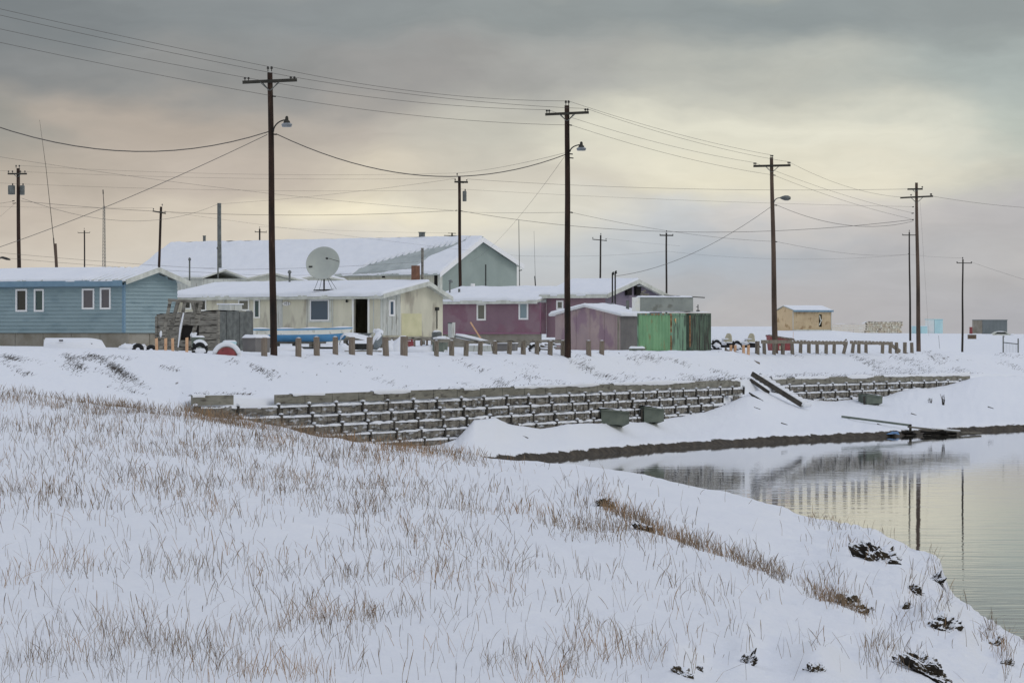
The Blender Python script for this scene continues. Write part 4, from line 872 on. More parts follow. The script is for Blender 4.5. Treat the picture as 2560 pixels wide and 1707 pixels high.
def back_houses():                         # low roofs between the cream house and the warehouse
    for (pxa, s, apx, apy, hw, ey, lab) in ((655, 35.5, 672, 685, 82, 705, 'low house roof ridge showing above the cream house, left of the satellite dish'), (760, 33, 790, 690, 60, 702, 'low grey roof behind the satellite dish, before the warehouse wall')):
        z0 = 4.4; f = Fr(apx, s, z0, -38); r = f.root('house', lab, 'house')
        zr = EYE-(apy-HY)/s-z0; ze = EYE-(ey-HY)/s-z0; w = hw/s/math.cos(R(52)); L = 6.0
        A = MB(); A.box(-L, -.1, -w, w, 0, ze); A.build('wall', M['greyply'], r)
        G = MB(); G.hexa([(-.1,-w,0),(0,-w,0),(0,w,0),(-.1,w,0),(-.1,-w,ze),(0,-w,ze),(0,w,ze),(-.1,w,ze)]); G.poly([(0.002,-w,ze),(0.002,w,ze),(0.002,0,zr-.05)]); G.build('gable_wall', M['greytrim'], r)
        roof_slope(r, -L, .4, -w-.3, ze-.05, 0, zr, .1, M['greytrim']); roof_slope(r, -L, .4, w+.3, ze-.05, 0, zr, .1, M['greytrim'])
        snow_slope(r, -L, .4, -w-.3, ze+.05, 0, zr+.1, 0, .14, None, .1, 0, 21, nx=60); snow_slope(r, -L, .4, w+.3, ze+.05, 0, zr+.1, 0, .14, None, .1, 0, 22, nx=40)
    z0 = 4.4; s = 37; f = Fr(505, s, z0, -38); r = f.root('house', 'small snowed-over roof with grey eave between the blue house and the cream house', 'house')
    ze = EYE-(697-HY)/s-z0; A = MB(); A.box(-5, 0, 0, 4, 0, ze); A.build('wall', M['greyply'], r); roof_slope(r, -5, .3, -.3, ze, 2, ze+.55, .1, M['greytrim']); roof_slope(r, -5, .3, 4.3, ze, 2, ze+.55, .1, M['greytrim'])
    snow_slope(r, -5, .3, -.3, ze+.1, 2, ze+.65, 0, .12, None, .1, 0, 23, nx=40); snow_slope(r, -5, .3, 4.3, ze+.1, 2, ze+.65, 0, .12, None, .1, 0, 24, nx=40)
back_houses()

def pink_shed():
    f = Fr(1549, 46, 4.0, 68); r = f.root('shed', 'faded pink plywood shed with a curled snowy roof beside the green container', 'shed')
    W = f.x(1388, 820)[1]; yr = f.x(1466, 765)[1]; zr = f.x(1466, 768)[2]; ze = f.x(1388, 789)[2]; ze0 = f.x(1549, 789)[2]; L = 4.2; zb = .02
    A = MB(); wall_sheet(A, 'x', 0, 0, W, zb-.3, [(0, ze0), (yr, zr), (W, ze)], [], .1, 1); A.box(.1, L, W-.1, W, zb-.3, ze-.03); A.build('wall', M['pink'], r)
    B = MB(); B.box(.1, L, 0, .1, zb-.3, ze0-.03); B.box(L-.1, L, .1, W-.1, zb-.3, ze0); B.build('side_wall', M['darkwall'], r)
    bt = MB()
    for px in (1406, 1440, 1474, 1510, 1537): u = f.x(px, 820)[1]; bt.box(-.02, 0, u-.02, u+.02, zb-.2, float(np.interp(u, [0, yr, W], [ze0, zr, ze]))-.05)
    bt.build_each('batten', M['pink'], r); MB().box(-.03, 0, 0, .12, zb-.2, ze0-.03).build('corner_trim', M['found'], r)
    oh = .22; sa = (zr-ze0)/yr; sb = (zr-ze)/(W-yr)
    roof_slope(r, -.35, L+.3, -oh, ze0-sa*oh+.02, yr, zr+.02, .09, M['whitetrim']); roof_slope(r, -.35, L+.3, W+oh, ze-sb*oh+.02, yr, zr+.02, .09, M['whitetrim'])
    snow_slope(r, -.4, L+.3, -oh, ze0-sa*oh+.11, yr, zr+.11, 0, .12, None, .04, .02, 11, nx=50); snow_slope(r, -.4, L+.3, W+oh, ze-sb*oh+.11, yr, zr+.11, 0, .12, None, .04, .02, 12, nx=50)
    x, y, z = f.y(1569, 762, yr*.35); MB().tube((x,y,z-.4), (x,y,z+.25), .09, n=10).build('vent_pipe', M['metal'], r)
pink_shed()

def corr(mb, plane, c, u0, u1, z0, z1, n, dep, out):
    """corrugated sheet as real folds"""
    us = np.linspace(u0, u1, n*4+1); k = [c+out*(dep if (i % 4) in (1, 2) else 0) for i in range(len(us))]
    f = lambda u, q, z: (q, u, z) if plane == 'x' else (u, q, z)
    A = np.array([[f(u, q, z0) for u, q in zip(us, k)], [f(u, q, z1) for u, q in zip(us, k)]]); mb.grid(A)
def container(px, s, z0, rot, W, D, H, m1, m2, label, name='shipping_container', n1=10, n2=8):
    f = Fr(px, s, z0, rot); r = f.root(name, label, 'container', 'small steel containers') if name == 'shipping_container' else f.root(name, label, 'container')
    a = MB(); corr(a, 'y', .02, .05-W, -.05, .1, H-.1, n1, .035, 1); a.build('front_panel', m1, r)
    b = MB(); corr(b, 'x', -.02, .05, D-.05, .1, H-.1, n2, .035, -1); b.build('side_panel', m2, r)
    c = MB(); c.box(-W+.04, -.06, .07, D-.04, .05, H-.06); c.build('body', m2, r)
    g = MB()
    for x in (-W, -.07): 
        for y in (0, D-.07): g.box(x, x+.07, y, y+.07, 0, H)
    g.box(-W+.07, -.07, 0, .06, H-.11, H-.001); g.box(-W+.07, -.07, 0, .06, .001, .11); g.box(-.06, 0, .07, D-.07, H-.11, H-.001); g.box(-.06, 0, .07, D-.07, .001, .11); g.build('frame', m2, r)
    rust = MB()
    for i in range(26): 
        y_ = random.uniform(.01, .06); z = random.uniform(.1, H-.1); rust.box(-.075, .0015, -.0015, y_, z, z+random.uniform(.02, .22))
    for i in range(14): x = random.uniform(-W+.1, -.1); rust.box(x, x+random.uniform(.03,.12), -.0015, .01, H-.11+random.uniform(0,.05), H-.03)
    rust.build('rust_patch', M['rust'], r)
    sn = MB(); xs = np.linspace(-W+.03, -.03, 20); ys = np.linspace(.03, D-.03, 12); X, Y = np.meshgrid(xs, ys); e = np.minimum(np.minimum(X+W, -X), np.minimum(Y, D-Y)); Z = H+np.minimum(e*2, .08)*(1+.4*fbm(X*2, Y*2, 3))
    sn.grid(np.stack([X, Y, Z], -1)); sn.build('snow_cover', M['snow'], r, smooth=True)
    return r, f
c1, fc = container(1679, 48, 4.04, -28, 2.0, 1.75, 2.07, M['green'], M['green2'], 'bright green corrugated steel container with rusty edges, nearest of the two')
st = MB(); y, z = .45, 1.72; st.box(.0, .012, y-.07, y+.07, z-.07, z+.07); st.poly([(.014,y-.05,z-.09),(.014,y+.04,z-.09),(.014,y+.09,z-.2)]); st.build('orange_sticker', mat('orange_sticker', alb((190,130,50)), alb((200,140,60)), 3), c1)
container(1679+47, 46.8, 4.06, -28, 2.0, 2.6, 2.08, M['dgreen'], M['dgreen'], 'dark weathered green container standing behind the bright green one')

def top_box():
    f = Fr(1601, 47, 0, 12); z0 = f.y(1601, 778)[2]; f = Fr(1601, 47, z0, 12); r = f.root('metal_box', 'long grey sheet-metal tank box lying on top of the green container', 'metal box')
    L = f.y(1733, 760)[0]; H = f.y(1640, 743)[2]; D = 1.0
    m = MB(); n = 16; xs = np.linspace(0, L, n); A = np.array([[(x, .02*math.sin(x*5)*(z/H)+ .0, z) for x in xs] for z in np.linspace(0, H, 6)]); m.grid(A)
    m.box(0.002, L-.002, .03, D, .002, H-.01); m.build('body', M['tank'], r, smooth=False)
    MB().box(-.24, -.004, .02, D-.1, .0, H).build('end_panel', M['creamtrim'], r)
    s_ = MB(); X, Y = np.meshgrid(np.linspace(-.05, L+.02, 30), np.linspace(-.03, D, 8)); e = np.minimum(np.minimum(X+.05, L+.02-X), np.minimum(Y+.03, D-Y)); s_.grid(np.stack([X, Y, H+np.minimum(e*1.5, .07)*(1+.5*fbm(X*3, Y*3, 3))], -1)); s_.build('snow_cover', M['snow'], r, smooth=True)
    o = P(1700, 740, 46.5); p = MB(); b = P(1762, 744, 46.3); a = P(1660, 738, 46.4); pr = empty('loose_pole', a, 0, 'thin loose pole overhanging the right end of the grey box', 'pole'); p.tube((0,0,0), b-a, .022, .03, 6); p.build('pole', M['arm'], pr)
    a = P(1604, 741, 46.6); jr = empty('timber_scraps', a, 0, 'small heap of timber scraps at the left end of the grey box', 'wood scraps')
    for i, (x, z, l) in enumerate(((-.2,.0,.3),(-.05,.12,.34),(.1,.05,.3),(.0,.2,.22))): b_ = MB(); b_.beam((x,0,z), (x+l,.1,z+.06*(i-1)), .09, .09); b_.build('block', M['wood'], jr)
    a = P(1745, 778, 46); sr = empty('valve_stand', a, 0, 'small pipe stub with handle standing on the dark green container roof', 'pipe stub'); v = MB(); v.tube((0,0,-.05), (0,0,.36), .025, n=6); v.box(-.1, .1, -.03, .03, .0, .06); v.tube((-.1,0,.24), (.02,0,.25), .018, n=6); v.build('pipe', M['dmetal'], sr)
top_box()

def tan_shed():
    f = Fr(1983, 21, 5.42, 38); r = f.root('shed', 'lone tan panel shed with broken dark doorway on the far snowfield', 'shed')
    W = f.x(1941, 800)[1]; L = f.y(2078, 800)[0]; ze = f.y(1983, 777)[2]; yr = f.x(1960, 770)[1]; zr = f.x(1960, 766)[2]; zb = .05
    u0, u1 = f.y(2047, 800)[0], f.y(2055, 800)[0]; z0, z1 = f.y(2051, 817)[2], f.y(2051, 786)[2]
    A = MB(); wall_sheet(A, 'y', 0, 0, L, zb, ze, [(u0, u1, z0, z1)], .1, 1); A.box(0, L, W-.1, W, zb, ze); A.box(L-.1, L, .1, W-.1, zb, ze); A.build('wall', M['tan'], r)
    G = MB(); wall_sheet(G, 'x', 0, .1, W, zb, [(.1, ze+.04), (yr, zr), (W, ze)], [], .1, 1); G.build('end_wall', M['tan2'], r)
    I = MB(); I.box(u0-.4, u1+.4, .6, .7, zb, ze); I.build('interior', M['dark'], r)
    d = MB(); d.beam((u0+.05,-.02,z0+.2), (u1-.05,-.02,z0+.9), .03, .12); d.beam((u0+.1,-.03,z1-.1), (u0+.25,-.03,z1-.7), .03, .14); d.build('broken_board', M['greytrim'], r)
    t = MB(); t.box(0.01, L, -.05, 0, zb-.02, zb+.12); t.box(-.04, 0, -.04, .06, zb, ze); t.box(L-.05, L+.02, -.04, 0, zb, ze); t.build('trim', M['greyply'], r)
    roof_slope(r, -.15, L+.15, -.25, ze, yr, zr, .08, M['tin']); roof_slope(r, -.15, L+.15, W+.25, ze, yr, zr, .08, M['tin'])
    MB().box(-.15, L+.15, -.28, -.25, ze-.12, ze+.1).build('fascia', M['bluetrim'], r)
    snow_slope(r, -.1, L+.1, -.25, ze+.08, yr, zr+.08, 0, .06, None, .05, 0, 31, nx=30)
tan_shed()

def far_things():
    # lumber and pallets far right of the tan shed
    s = 13.0; f = Fr(2080, s, 5.2, 8); r = f.root('lumber_stack', 'long low stack of pale lumber and pallets on the far snowfield', 'lumber stack')
    L = f.y(2255, 830)[0]; H = f.y(2200, 803)[2]; cnt = 0
    for i in range(4):
        z = .15+i*.42; b = MB()
        for k in range(6): x0 = L*(.0+.0*k); b.box(x0+random.uniform(0,.2), L*.62, k*.4, k*.4+.34, z, z+.14+.02*(k % 2))
        b.build('board_layer', M['lumber'], r)
    m = MB(); m.box(L*.5+.05, L-.05, .3, 1.5, 0, 2.2); m.build('core', M['lumber'], r)
    for j in range(7):
        x0 = L*.5+j*L*.072
        for i in range(5):
            z = .1+i*.44; x0 = L*.5+j*L*.072+random.uniform(-.25,.25); b = MB(); b.box(x0, x0+L*.066, random.uniform(-.1,.1), 1.6, z, z+.10); b.box(x0, x0+.25, 0, 1.5, z+.10, z+.38); b.box(x0+L*.055, x0+L*.066, 0, 1.5, z+.10, z+.38); b.build('pallet', M['lumber'] if (i+j) % 3 else M['lumber2'], r)
    X, Y = np.meshgrid(np.linspace(0, L, 60), np.linspace(-.1, 2, 6)); hh = np.interp(X/L, [0,.45,.5,1], [1.85,1.85,2.25,2.3]); MB().grid(np.stack([X, Y, hh+.03+.06*fbm(X, Y, 3)], -1)).build('snow_cover', M['snow'], r, smooth=True)
    # teal shed
    f = Fr(2336, 13, 5.2, 20); r = f.root('shed', 'pale teal metal shed with lighter left face on the far snowfield', 'shed'); H = f.y(2336, 799)[2]; L = f.y(2357, 820)[0]; W = f.x(2313, 820)[1]
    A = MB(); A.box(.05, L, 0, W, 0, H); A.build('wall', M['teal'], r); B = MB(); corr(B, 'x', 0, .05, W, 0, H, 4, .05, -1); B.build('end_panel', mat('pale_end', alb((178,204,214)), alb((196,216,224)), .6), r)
    C = MB(); C.box(-.1, L+.1, -.1, W+.1, H, H+.12); C.build('roof', M['teal'], r)
    f = Fr(2304, 13.3, 5.2, 20); r = f.root('shed', 'low pale teal hut just left of the taller teal shed', 'shed'); w = f.x(2279, 825)[1]; A = MB(); A.box(0, 1.2, 0, w, 0, 1.35); A.build('wall', M['teal'], r); A = MB(); A.box(-.06, 1.26, -.06, w+.06, 1.35, 1.45); A.build('roof', M['snow'], r)
    # slate container
    f = Fr(2456, 13.2, 5.1, 24); r = f.root('shipping_container', 'dark slate shipping container far off at the right edge of the snowfield', 'container'); H = f.y(2456, 799)[2]; L = f.y(2518, 815)[0]; W = f.x(2431, 815)[1]
    A = MB(); corr(A, 'y', 0, 0, L, .1, H-.12, 18, .06, -1); A.build('side_panel', M['slate'], r); B = MB(); B.box(0.03, L, .02, W, .1, H-.05); B.build('body', M['slate'], r)
    E = MB(); E.box(-.06, .0, .05, W*.5-.03, .1, H-.15); E.box(-.06, 0, W*.5+.03, W-.05, .1, H-.15); E.build('end_door', M['found'], r); t = MB(); t.box(-.1, L+.05, -.1, .0, H-.12, H); t.box(-.1, L+.05, -.1, .0, 0, .12); t.box(-.1, 0, 0, W, H-.12, H); t.build('rail', M['slate'], r)
    f = Fr(2425, 13.2, 5.1, 24); r = f.root('fuel_drum', 'small red drum beside the left end of the slate container', 'drum'); A = MB(); A.lathe([(.28,0),(.30,.1),(.28,.4),(.30,.45),(.28,.9),(.3,1.3)], (.2,0,0), 12); A.build('drum', M['red'], r)
    f = Fr(2422, 20.5, 4.45, 6); r = f.root('wooden_crate', 'small brown wooden crate lying in the snow right of the dark far pole', 'crate'); L = f.y(2441, 842)[0]; A = MB(); A.box(0, L, 0, .7, 0, .52)
    for i in range(4): A.box(.02, L-.02, -.03, .0, .02+i*.13, .12+i*.13)
    A.build('box', mat('crate_wood', alb((84,66,58)), alb((104,88,70)), 4), r); MB().box(-.02, L+.02, -.05, .72, .525, .56).build('snow_cover', M['snow'], r)
far_things()
# ------------------------------------------------------------------ utility poles
PS = {}
def pole(key, top, base, s, w, mt, label, arms=(), pins=(), lamp=None, cobra=None, trafos=(), braces=True, cat='utility pole', name='utility_pole', stubs=(), group='utility poles'):
    B = P(base[0], base[1], s); gz = ground_z(base[0], s); T = P(top[0], top[1], s)
    if B.z < gz+.02 or base[1] < 870: 
        dz = B.z-gz; dirv = (T-B); B = B-dirv*(dz/max(dirv.z, .1))
    r = empty(name, B, 0, label, cat, group); PS[key] = s
    L = lambda px, py, dy=0.0: P(px, py, s)-B+Vector((0, dy, 0))
    T = T-B; u = T.normalized(); sh = MB(); pts = [-.3*u]+[T*k+Vector((.012*math.sin(k*9+key), .01*math.cos(k*7), 0)) for k in np.linspace(0, 1, 9)]
    r0, r1 = w[1]/2/s, w[0]/2/s; sh.path(pts, [r0+(r1-r0)*i/9 for i in range(10)], 12); sh.build('shaft', mt, r, smooth=False)
    for a in arms:
        (x0, y0), (x1, y1), h = a; A_ = L(x0, y0, -.16); B_ = L(x1, y1, -.16); m = MB(); m.beam(A_, B_, .11, h/s); ca = m.build('crossarm', M['arm'], r)
        if braces and (x1-x0) > 30:
            xc = (x0+x1)/2; yc = (y0+y1)/2; q = .18*(x1-x0)
            for sg in (-1, 1):
                b = MB(); b.beam(L(xc+sg*q, yc+h*.3, -.22), L(xc+sg*1.0, yc+q*.95, -.14), .02, .035); b.build('brace', M['metal'], ca)
                if s > 50: b = MB(); b.beam(L(xc+sg*q*.8, yc+h*.3, .12), L(xc+sg*1.0, yc+q*.95, .12), .02, .035); b.build('brace', M['metal'], ca)
    for (x, y, h) in pins:
        c = L(x, y+h, -.16); m = MB(); k = h/s; m.lathe([(.018,0),(.018,k*.45),(.05,k*.5),(.055,k*.75),(.03,k*.8),(.04,k*.95),(.02,k)], c, 8); m.build('insulator', M['insul'], r)
    for (x, y, h) in stubs: m = MB(); m.beam(L(x, y), L(x+h, y+1, -.1), .05, .05); m.build('bracket', M['dmetal'], r)
    if lamp:
        (ax, ay), (lx, ly), k = lamp; m = MB(); pts = [L(ax, ay, -.1)+Vector((0,0,0))]; e = L(lx, ly, -.3); a0 = pts[0]
        for t in np.linspace(0, 1, 8): pts.append(Vector((a0.x+(e.x-a0.x)*(1-math.cos(t*math.pi/2)), a0.y+(e.y-a0.y)*t, a0.z+(e.z-a0.z)*math.sin(t*math.pi/2))))
        m.path(pts[1:], .028, 6); la = m.build('lamp_arm', M['dmetal'], r); K = k/s
        m = MB(); m.lathe([(.03,.95*K),(.06,.85*K),(.07,.6*K),(.12,.5*K),(.14,.35*K)], e-Vector((0,0,.62*K)), 14); m.build('lamp_cap', M['arm'], la)
        m = MB(); m.lathe([(.14,.35*K),(.22,.26*K),(.21,.15*K),(.18,0)], e-Vector((0,0,.62*K)), 16); m.build('lamp_shade', M['lampglass'], la)
    if cobra:
        (ax, ay), (x0, y0), (x1, y1) = cobra; a0 = L(ax, ay, -.1); e = L(x0, y0, -.2); m = MB(); pts = [Vector((a0.x+(e.x-a0.x)*(1-math.cos(t*math.pi/2)), a0.y+(e.y-a0.y)*t, a0.z+(e.z-a0.z)*math.sin(t*math.pi/2))) for t in np.linspace(0, 1, 8)]
        m.path(pts, .028, 6); la = m.build('lamp_arm', M['metal'], r); e2 = L(x1, y1, -.2); m = MB(); ds = (e2-e); m.path([e+ds*t for t in (0,.2,.45,.75,1)], [.05,.10,.15,.15,.07], 10); m.build('lamp_head', M['metal'], la)
    for (x, y0, y1, wd) in trafos:
        m = MB(); c = L(x, y1, -.25); h = (y1-y0)/s; q = wd/2/s; m.lathe([(q*.9,0),(q,.04),(q,h*.9),(q*1.05,h*.92),(q*.8,h)], c, 14); t = m.build('transformer', M['metal'], r)
        m = MB(); m.lathe([(.03,0),(.05,.06),(.03,.14)], c+Vector((q*.3,0,h)), 8); m.build('bushing', M['insul'], t)
        m = MB(); m.beam(c+Vector((0,.2,h*.5)), c+Vector((0,-.02,h*.5)), .08, .10); m.build('mount', M['dmetal'], t)
    return r
def pair(x, y, h=10, d=9): return [(x-d/2, y, h), (x+d/2, y, h)]
pole(1, (675,182), (684,884), 63, (13,18.5), M['pole'], 'tallest dark brown utility pole, standing before the cream house, with bell lamp', [((607,207),(743,201),8)], pair(617.5,194,9)+pair(732,192,9)+pair(675,167,13,9), lamp=((684,330),(718,301),29), stubs=[(682,241,7),(684,336,7)])
pole(2, (1418,264), (1419,877), 56, (12,16.5), M['pole'], 'dark brown utility pole with bell lamp in front of the pink shed', [((1363,287),(1472,282),6.5)], pair(1370,275,9,6)+pair(1466,272,9,6)+pair(1418,252,12,7), lamp=((1425,380),(1453,363),24), stubs=[(1424,313,5),(1425,385,6),(1425,395,8),(1427,531,4)])
pole(3, (1929,394), (1938,876), 45, (8.5,15.5), M['pole2'], 'grey-brown utility pole with flat street lamp, left of the tan shed', [((1883,416),(1976,414),5.5)], pair(1887,407,7,4)+pair(1972,405,7,4)+pair(1929,388,7,4), cobra=((1935,506),(1950,495),(1976,496)), stubs=[(1934,438,4),(1937,513,5),(1938,604,4)])
pole(4, (2291,457), (2297,880), 40, (7,12), M['pole2'], 'grey-brown utility pole with two stacked crossarms near the right end of the plank fence', [((2268,473.5),(2306,473),4),((2250,495),(2332,491),4)], [(2305,466,6),(2326,484,6),(2328,484,6),(2277,486,5)], stubs=[(2284,517,-3),(2284,549,-4),(2284,533,-5)])
pole(5, (45,421), (50,880), 38, (8.5,11.5), M['pole'], 'utility pole with two transformer cans above the blue house roof', [((20,435),(68,435),4)], pair(27,427,7,10)+pair(45,413,8,8)+[(63,427,7),(52,427,7)], trafos=[(30,464,487,18),(57,464,488,12)], stubs=[(36,502,-5),(40,508,-8)])
pole(7, (211,576), (212,850), 16, (3.4,4.2), M['pole3'], 'small far utility pole left of the lattice mast', [((195,582),(225,582),1.4)], [(195,580,2.5),(211,570,5),(225,579,3)], braces=False)
pole(9, (403,517), (390,860), 30, (6,7.5), M['pole'], 'leaning dark utility pole just right of the lattice mast', [((382,528),(415,534),3.2)], [(384,521,6),(406,510,6),(413,528,5)], braces=False)
pole(11, (649,572), (650,850), 18, (4,4.5), M['pole3'], 'short far utility pole seen over the warehouse ridge left of the tallest pole', [((637,580),(667,581),1.8)], [(638,577,3),(649,567,5),(666,577,3)], braces=False)
pole(12, (1148,440), (1152,880), 35.4, (7,9), M['pole'], 'dark utility pole with one hanging transformer can before the warehouse gable', [((1136,455),(1170,456),4.5)], [(1138,447,7),(1143,433,8),(1167,449,6)], trafos=[(1161.5,478,504,10)], braces=False, stubs=[(1142,526,-3),(1150,527,6),(1153,457,6)])
pole(15, (1502,588), (1498,860), 24, (4,5.5), M['pole3'], 'far utility pole rising behind the purple house roof', [((1481,598.5),(1517,602),2)], [(1482,593,5),(1502,583,5),(1515,596,5)], braces=False)
pole(16, (1666,582), (1666,860), 25.2, (4.2,5.5), M['pole3'], 'slim utility pole directly behind the green container', [((1649,588.5),(1683,589),3)], [(1650,585,4),(1666,576,5),(1682,585,4)], braces=False)
pole(17, (2273,580), (2276,852), 25, (3.5,6), M['pole3'], 'slim dark utility pole just left of the double-crossarm pole', [((2256,588),(2290,588),2)], [(2256,585,4),(2273,575,5),(2289,585,4)], braces=False, stubs=[(2274,634,-4)])
pole(18, (2407,648), (2406,880), 35, (3.6,6), M['pole3'], 'dark utility pole standing alone on the right between teal shed and slate container', [((2391,657.5),(2429,658),2)], [(2392,654,4),(2406,643,5),(2428,654,4)], braces=False)
pole(19, (1130,582), (1130,850), 19, (4,5), M['pole3'], 'top of a far utility pole with wide crossarm peeking over the warehouse ridge', [((1110,589),(1146,590),1.8),((1120,583),(1140,584),1.2)], [], braces=False)
pole(10, (548,508), (550,850), 27.6, (10,11), M['metal'], 'thick bare grey post without crossarm behind the warehouse roof', braces=False, cat='post', name='bare_post', group=None)
def mast(px0, py0, px1, py1, s, r0, r1, label, name='antenna_mast', extra=None):
    B = P(px1, py1, s); g = ground_z(px1, s); T = P(px0, py0, s); d = T-B; B = B-d*((B.z-g)/max(d.z,.1)); r = empty(name, B, 0, label, 'antenna'); T = T-B; n = 8
    m = MB(); m.path([T*k for k in np.linspace(0, 1, n)], [r1+(r0-r1)*k for k in np.linspace(0, 1, n)], 6); m.build('mast_tube', M['metal'] if extra != 'd' else M['arm'], r); return r, B, T
mast(1297,550,1299,722,36,.02,.045,'taller thin antenna mast beside the warehouse corner')
r, B, T = mast(1335,578,1339,722,36,.008,.018,'thin whip antenna, right one of two beside the warehouse'); MB().tube(P(1337,690,36)-B, P(1339,722,36)-B, .04, .04, 6).build('antenna_base', M['dmetal'], r)
MB().tube(P(1297,677,36)-bpy.data.objects['antenna_mast'].location, P(1305,675,36)-bpy.data.objects['antenna_mast'].location, .03, .03).build('antenna_stub', M['dmetal'], bpy.data.objects['antenna_mast'])
# leaning stump with whip antenna
s = 44; B = P(143,700,s); B.z = ground_z(143,s); r = empty('antenna_post', B, 0, 'leaning grey stub post carrying a very long thin whip antenna over the blue house', 'antenna')
MB().path([P(143,700,s)-B-Vector((0,0,2)), P(143,700,s)-B, P(138,609,s)-B], [.10,.09,.085], 10).build('post', M['pole2'], r)
MB().path([P(137,640,s-.05)-B, P(134,597,s)-B, P(133.5,594,s)-B, P(115,420,s)-B, P(99,300,s)-B], [.03,.035,.02,.014,.006], 6).build('whip', M['arm'], r)
# lattice mast
s = 30; B = P(261,700,s); g = ground_z(261,s); B.z = g; r = empty('lattice_mast', B, 0, 'slender tapering lattice mast with a stub antenna on top', 'mast')
hT = P(260,515,s).z-g; w0 = .24; w1 = .09; cor = lambda k, a: Vector((math.cos(a)*(w0+(w1-w0)*k)-.03*k, math.sin(a)*(w0+(w1-w0)*k), hT*k)); AA = [R(-150), R(-30), R(90)]
for a in AA: MB().tube(cor(0,a), cor(1,a), .022, .018, 5).build('leg', M['metal'], r)
m = MB(); n = 42
for i in range(n):
    k = i/n; k2 = (i+1)/n
    for j in range(3): m.tube(cor(k,AA[j]), cor(k,AA[(j+1) % 3]), .014, n=4, cap=False); m.tube(cor(k,AA[j]), cor(k2,AA[(j+1) % 3]), .010, n=4, cap=False)
m.build('lattice', M['metal'], r); m = MB(); e = P(258,485,s)-B; m.tube(Vector((-.03,0,hT-.1)), e, .03, .025); m.tube(e, e+Vector((-.02,0,.35)), .05, .04); m.build('top_antenna', M['dmetal'], r)
# far lamp head of a street light standing off to the left
s = 30; hd = P(14,647,s); B = hd.copy(); B.x -= 3.2; B.z = ground_z(-60,s); r = empty('street_lamp', B, 0, 'dark flat street lamp head reaching in at the left edge over the blue roof', 'street lamp')
MB().tube((0,0,-.2), (0,0,hd.z-B.z-.4), .1, .08).build('post', M['pole3'], r); MB().path([(0,0,hd.z-B.z-.4), (.8,0,hd.z-B.z+.05), (2.8,0,hd.z-B.z+.03)], .04, 6).build('arm', M['dmetal'], r)
m = MB(); m.path([(2.75,0,hd.z-B.z+.1),(2.95,0,hd.z-B.z+.1),(3.3,0,hd.z-B.z),(3.6,0,hd.z-B.z-.08)], [.06,.1,.11,.05], 8); m.build('lamp_head', M['dmetal'], r)

# ------------------------------------------------------------------ wires
def wire(a, b, sag, label, rad=.013):      # a,b: (px,py,scale); sag: drop at mid-span in photo pixels
    A = P(*a); B = P(*b); L = B-A; sg = sag/((a[2]+b[2])/2); r = empty('power_line', A, 0, label, 'wire', 'overhead wires')
    r2 = None; m = MB(); m.path([L*t+Vector((0,0,-4*sg*t*(1-t))) for t in np.linspace(0, 1, 22)], rad*(.72 if rad < .0125 else .9), 4, cap=False)
    o = m.build('power_line', M['wire'], None, smooth=True); o.location = A; tag(o, label, 'wire', 'overhead wires'); bpy.data.objects.remove(r); o.name = 'power_line'
T_, S_, G_, D_, K_ = 'tallest bell-lamp pole', 'pole before the pink shed', 'flat-lamp pole', 'double-crossarm pole', 'single-transformer pole'
off = lambda x1, y1, x2, y2, X: y1+(y2-y1)*(X-x1)/(x2-x1)
X = -420
for (y0, e, w, lb) in ((21,(671,167),6,'topmost thin line from the left edge to the top of the '+T_), (35,(732,193),8,'thin line from the upper left to the right crossarm end of the '+T_), (69,(617,195),8,'thin line from the upper left to the left crossarm end of the '+T_), (103,(679,240),8,'lowest thin line from the left edge, clamped below the crossarm of the '+T_)):
    wire((X, y0-(e[1]-y0)/e[0]*(-X)*-1*-1 if False else off(0,y0,e[0],e[1],X)-6, 72), (*e, 63), w, lb, .011)
for a, b, sg, lb in (((675,167),(1418,253),20,'top line'),((732,193),(1466,272),12,'right crossarm line'),((617,195),(1370,275),16,'left crossarm line'),((690,241),(1420,313),14,'lower neutral line')):
    wire((*a,63), (*b,56), sg, f'{lb} strung between the {T_} and the {S_}', .011)
for a, b, sg, lb in (((1418,252),(1929,388),10,'top line'),((1466,272),(1972,405),12,'right crossarm line'),((1370,275),(1887,407),12,'left crossarm line'),((1427,313),(1934,438),12,'lower neutral line')):
    wire((*a,56), (*b,45), sg, f'{lb} strung between the {S_} and the {G_}', .010)
for a, b, sg, lb in (((1972,405),(2252,493),16,'right crossarm line'),((1887,407),(2284,533),10,'left crossarm line'),((1934,438),(2284,549),8,'lower neutral line')):
    wire((*a,45), (*b,40), sg, f'{lb} strung between the {G_} and the {D_}', .010)
wire((-420,110,72), (670,330,63), 134, 'thick sagging dark cable from the left edge to the '+T_, .022)
wire((690,335,63), (1413,387,56), 78, 'thick sagging dark cable between the '+T_+' and the '+S_, .022)
wire((668,337,63), (-200,680,48), 22, 'dark service cable slanting down left from the '+T_+' across the sky', .015)
wire((1411,392,56), (1175,655,26), 28, 'service wire slanting from the '+S_+' down to the warehouse gable', .011)
wire((1933,513,45), (1540,690,38.3), 30, 'service cable from the '+G_+' down to the purple house masts', .015)
wire((1940,512,45), (2284,553,40), 30, 'short sagging cable between the '+G_+' and the '+D_, .013)
wire((1155,528,35.4), (2285,549,40), 42, 'long dark cable from the '+K_+' to the '+D_, .014)
wire((1168,448,35.4), (2268,473,40), 12, 'long nearly level line from the '+K_+' to the upper short crossarm', .012)
wire((1150,473,35.4), (2284,517,40), 6, 'faint long line below the level one, from the '+K_+' to the right', .008)
wire((1144,433,35.4), (1411,383,56), 6, 'thin wire rising from the '+K_+' to the '+S_, .011)
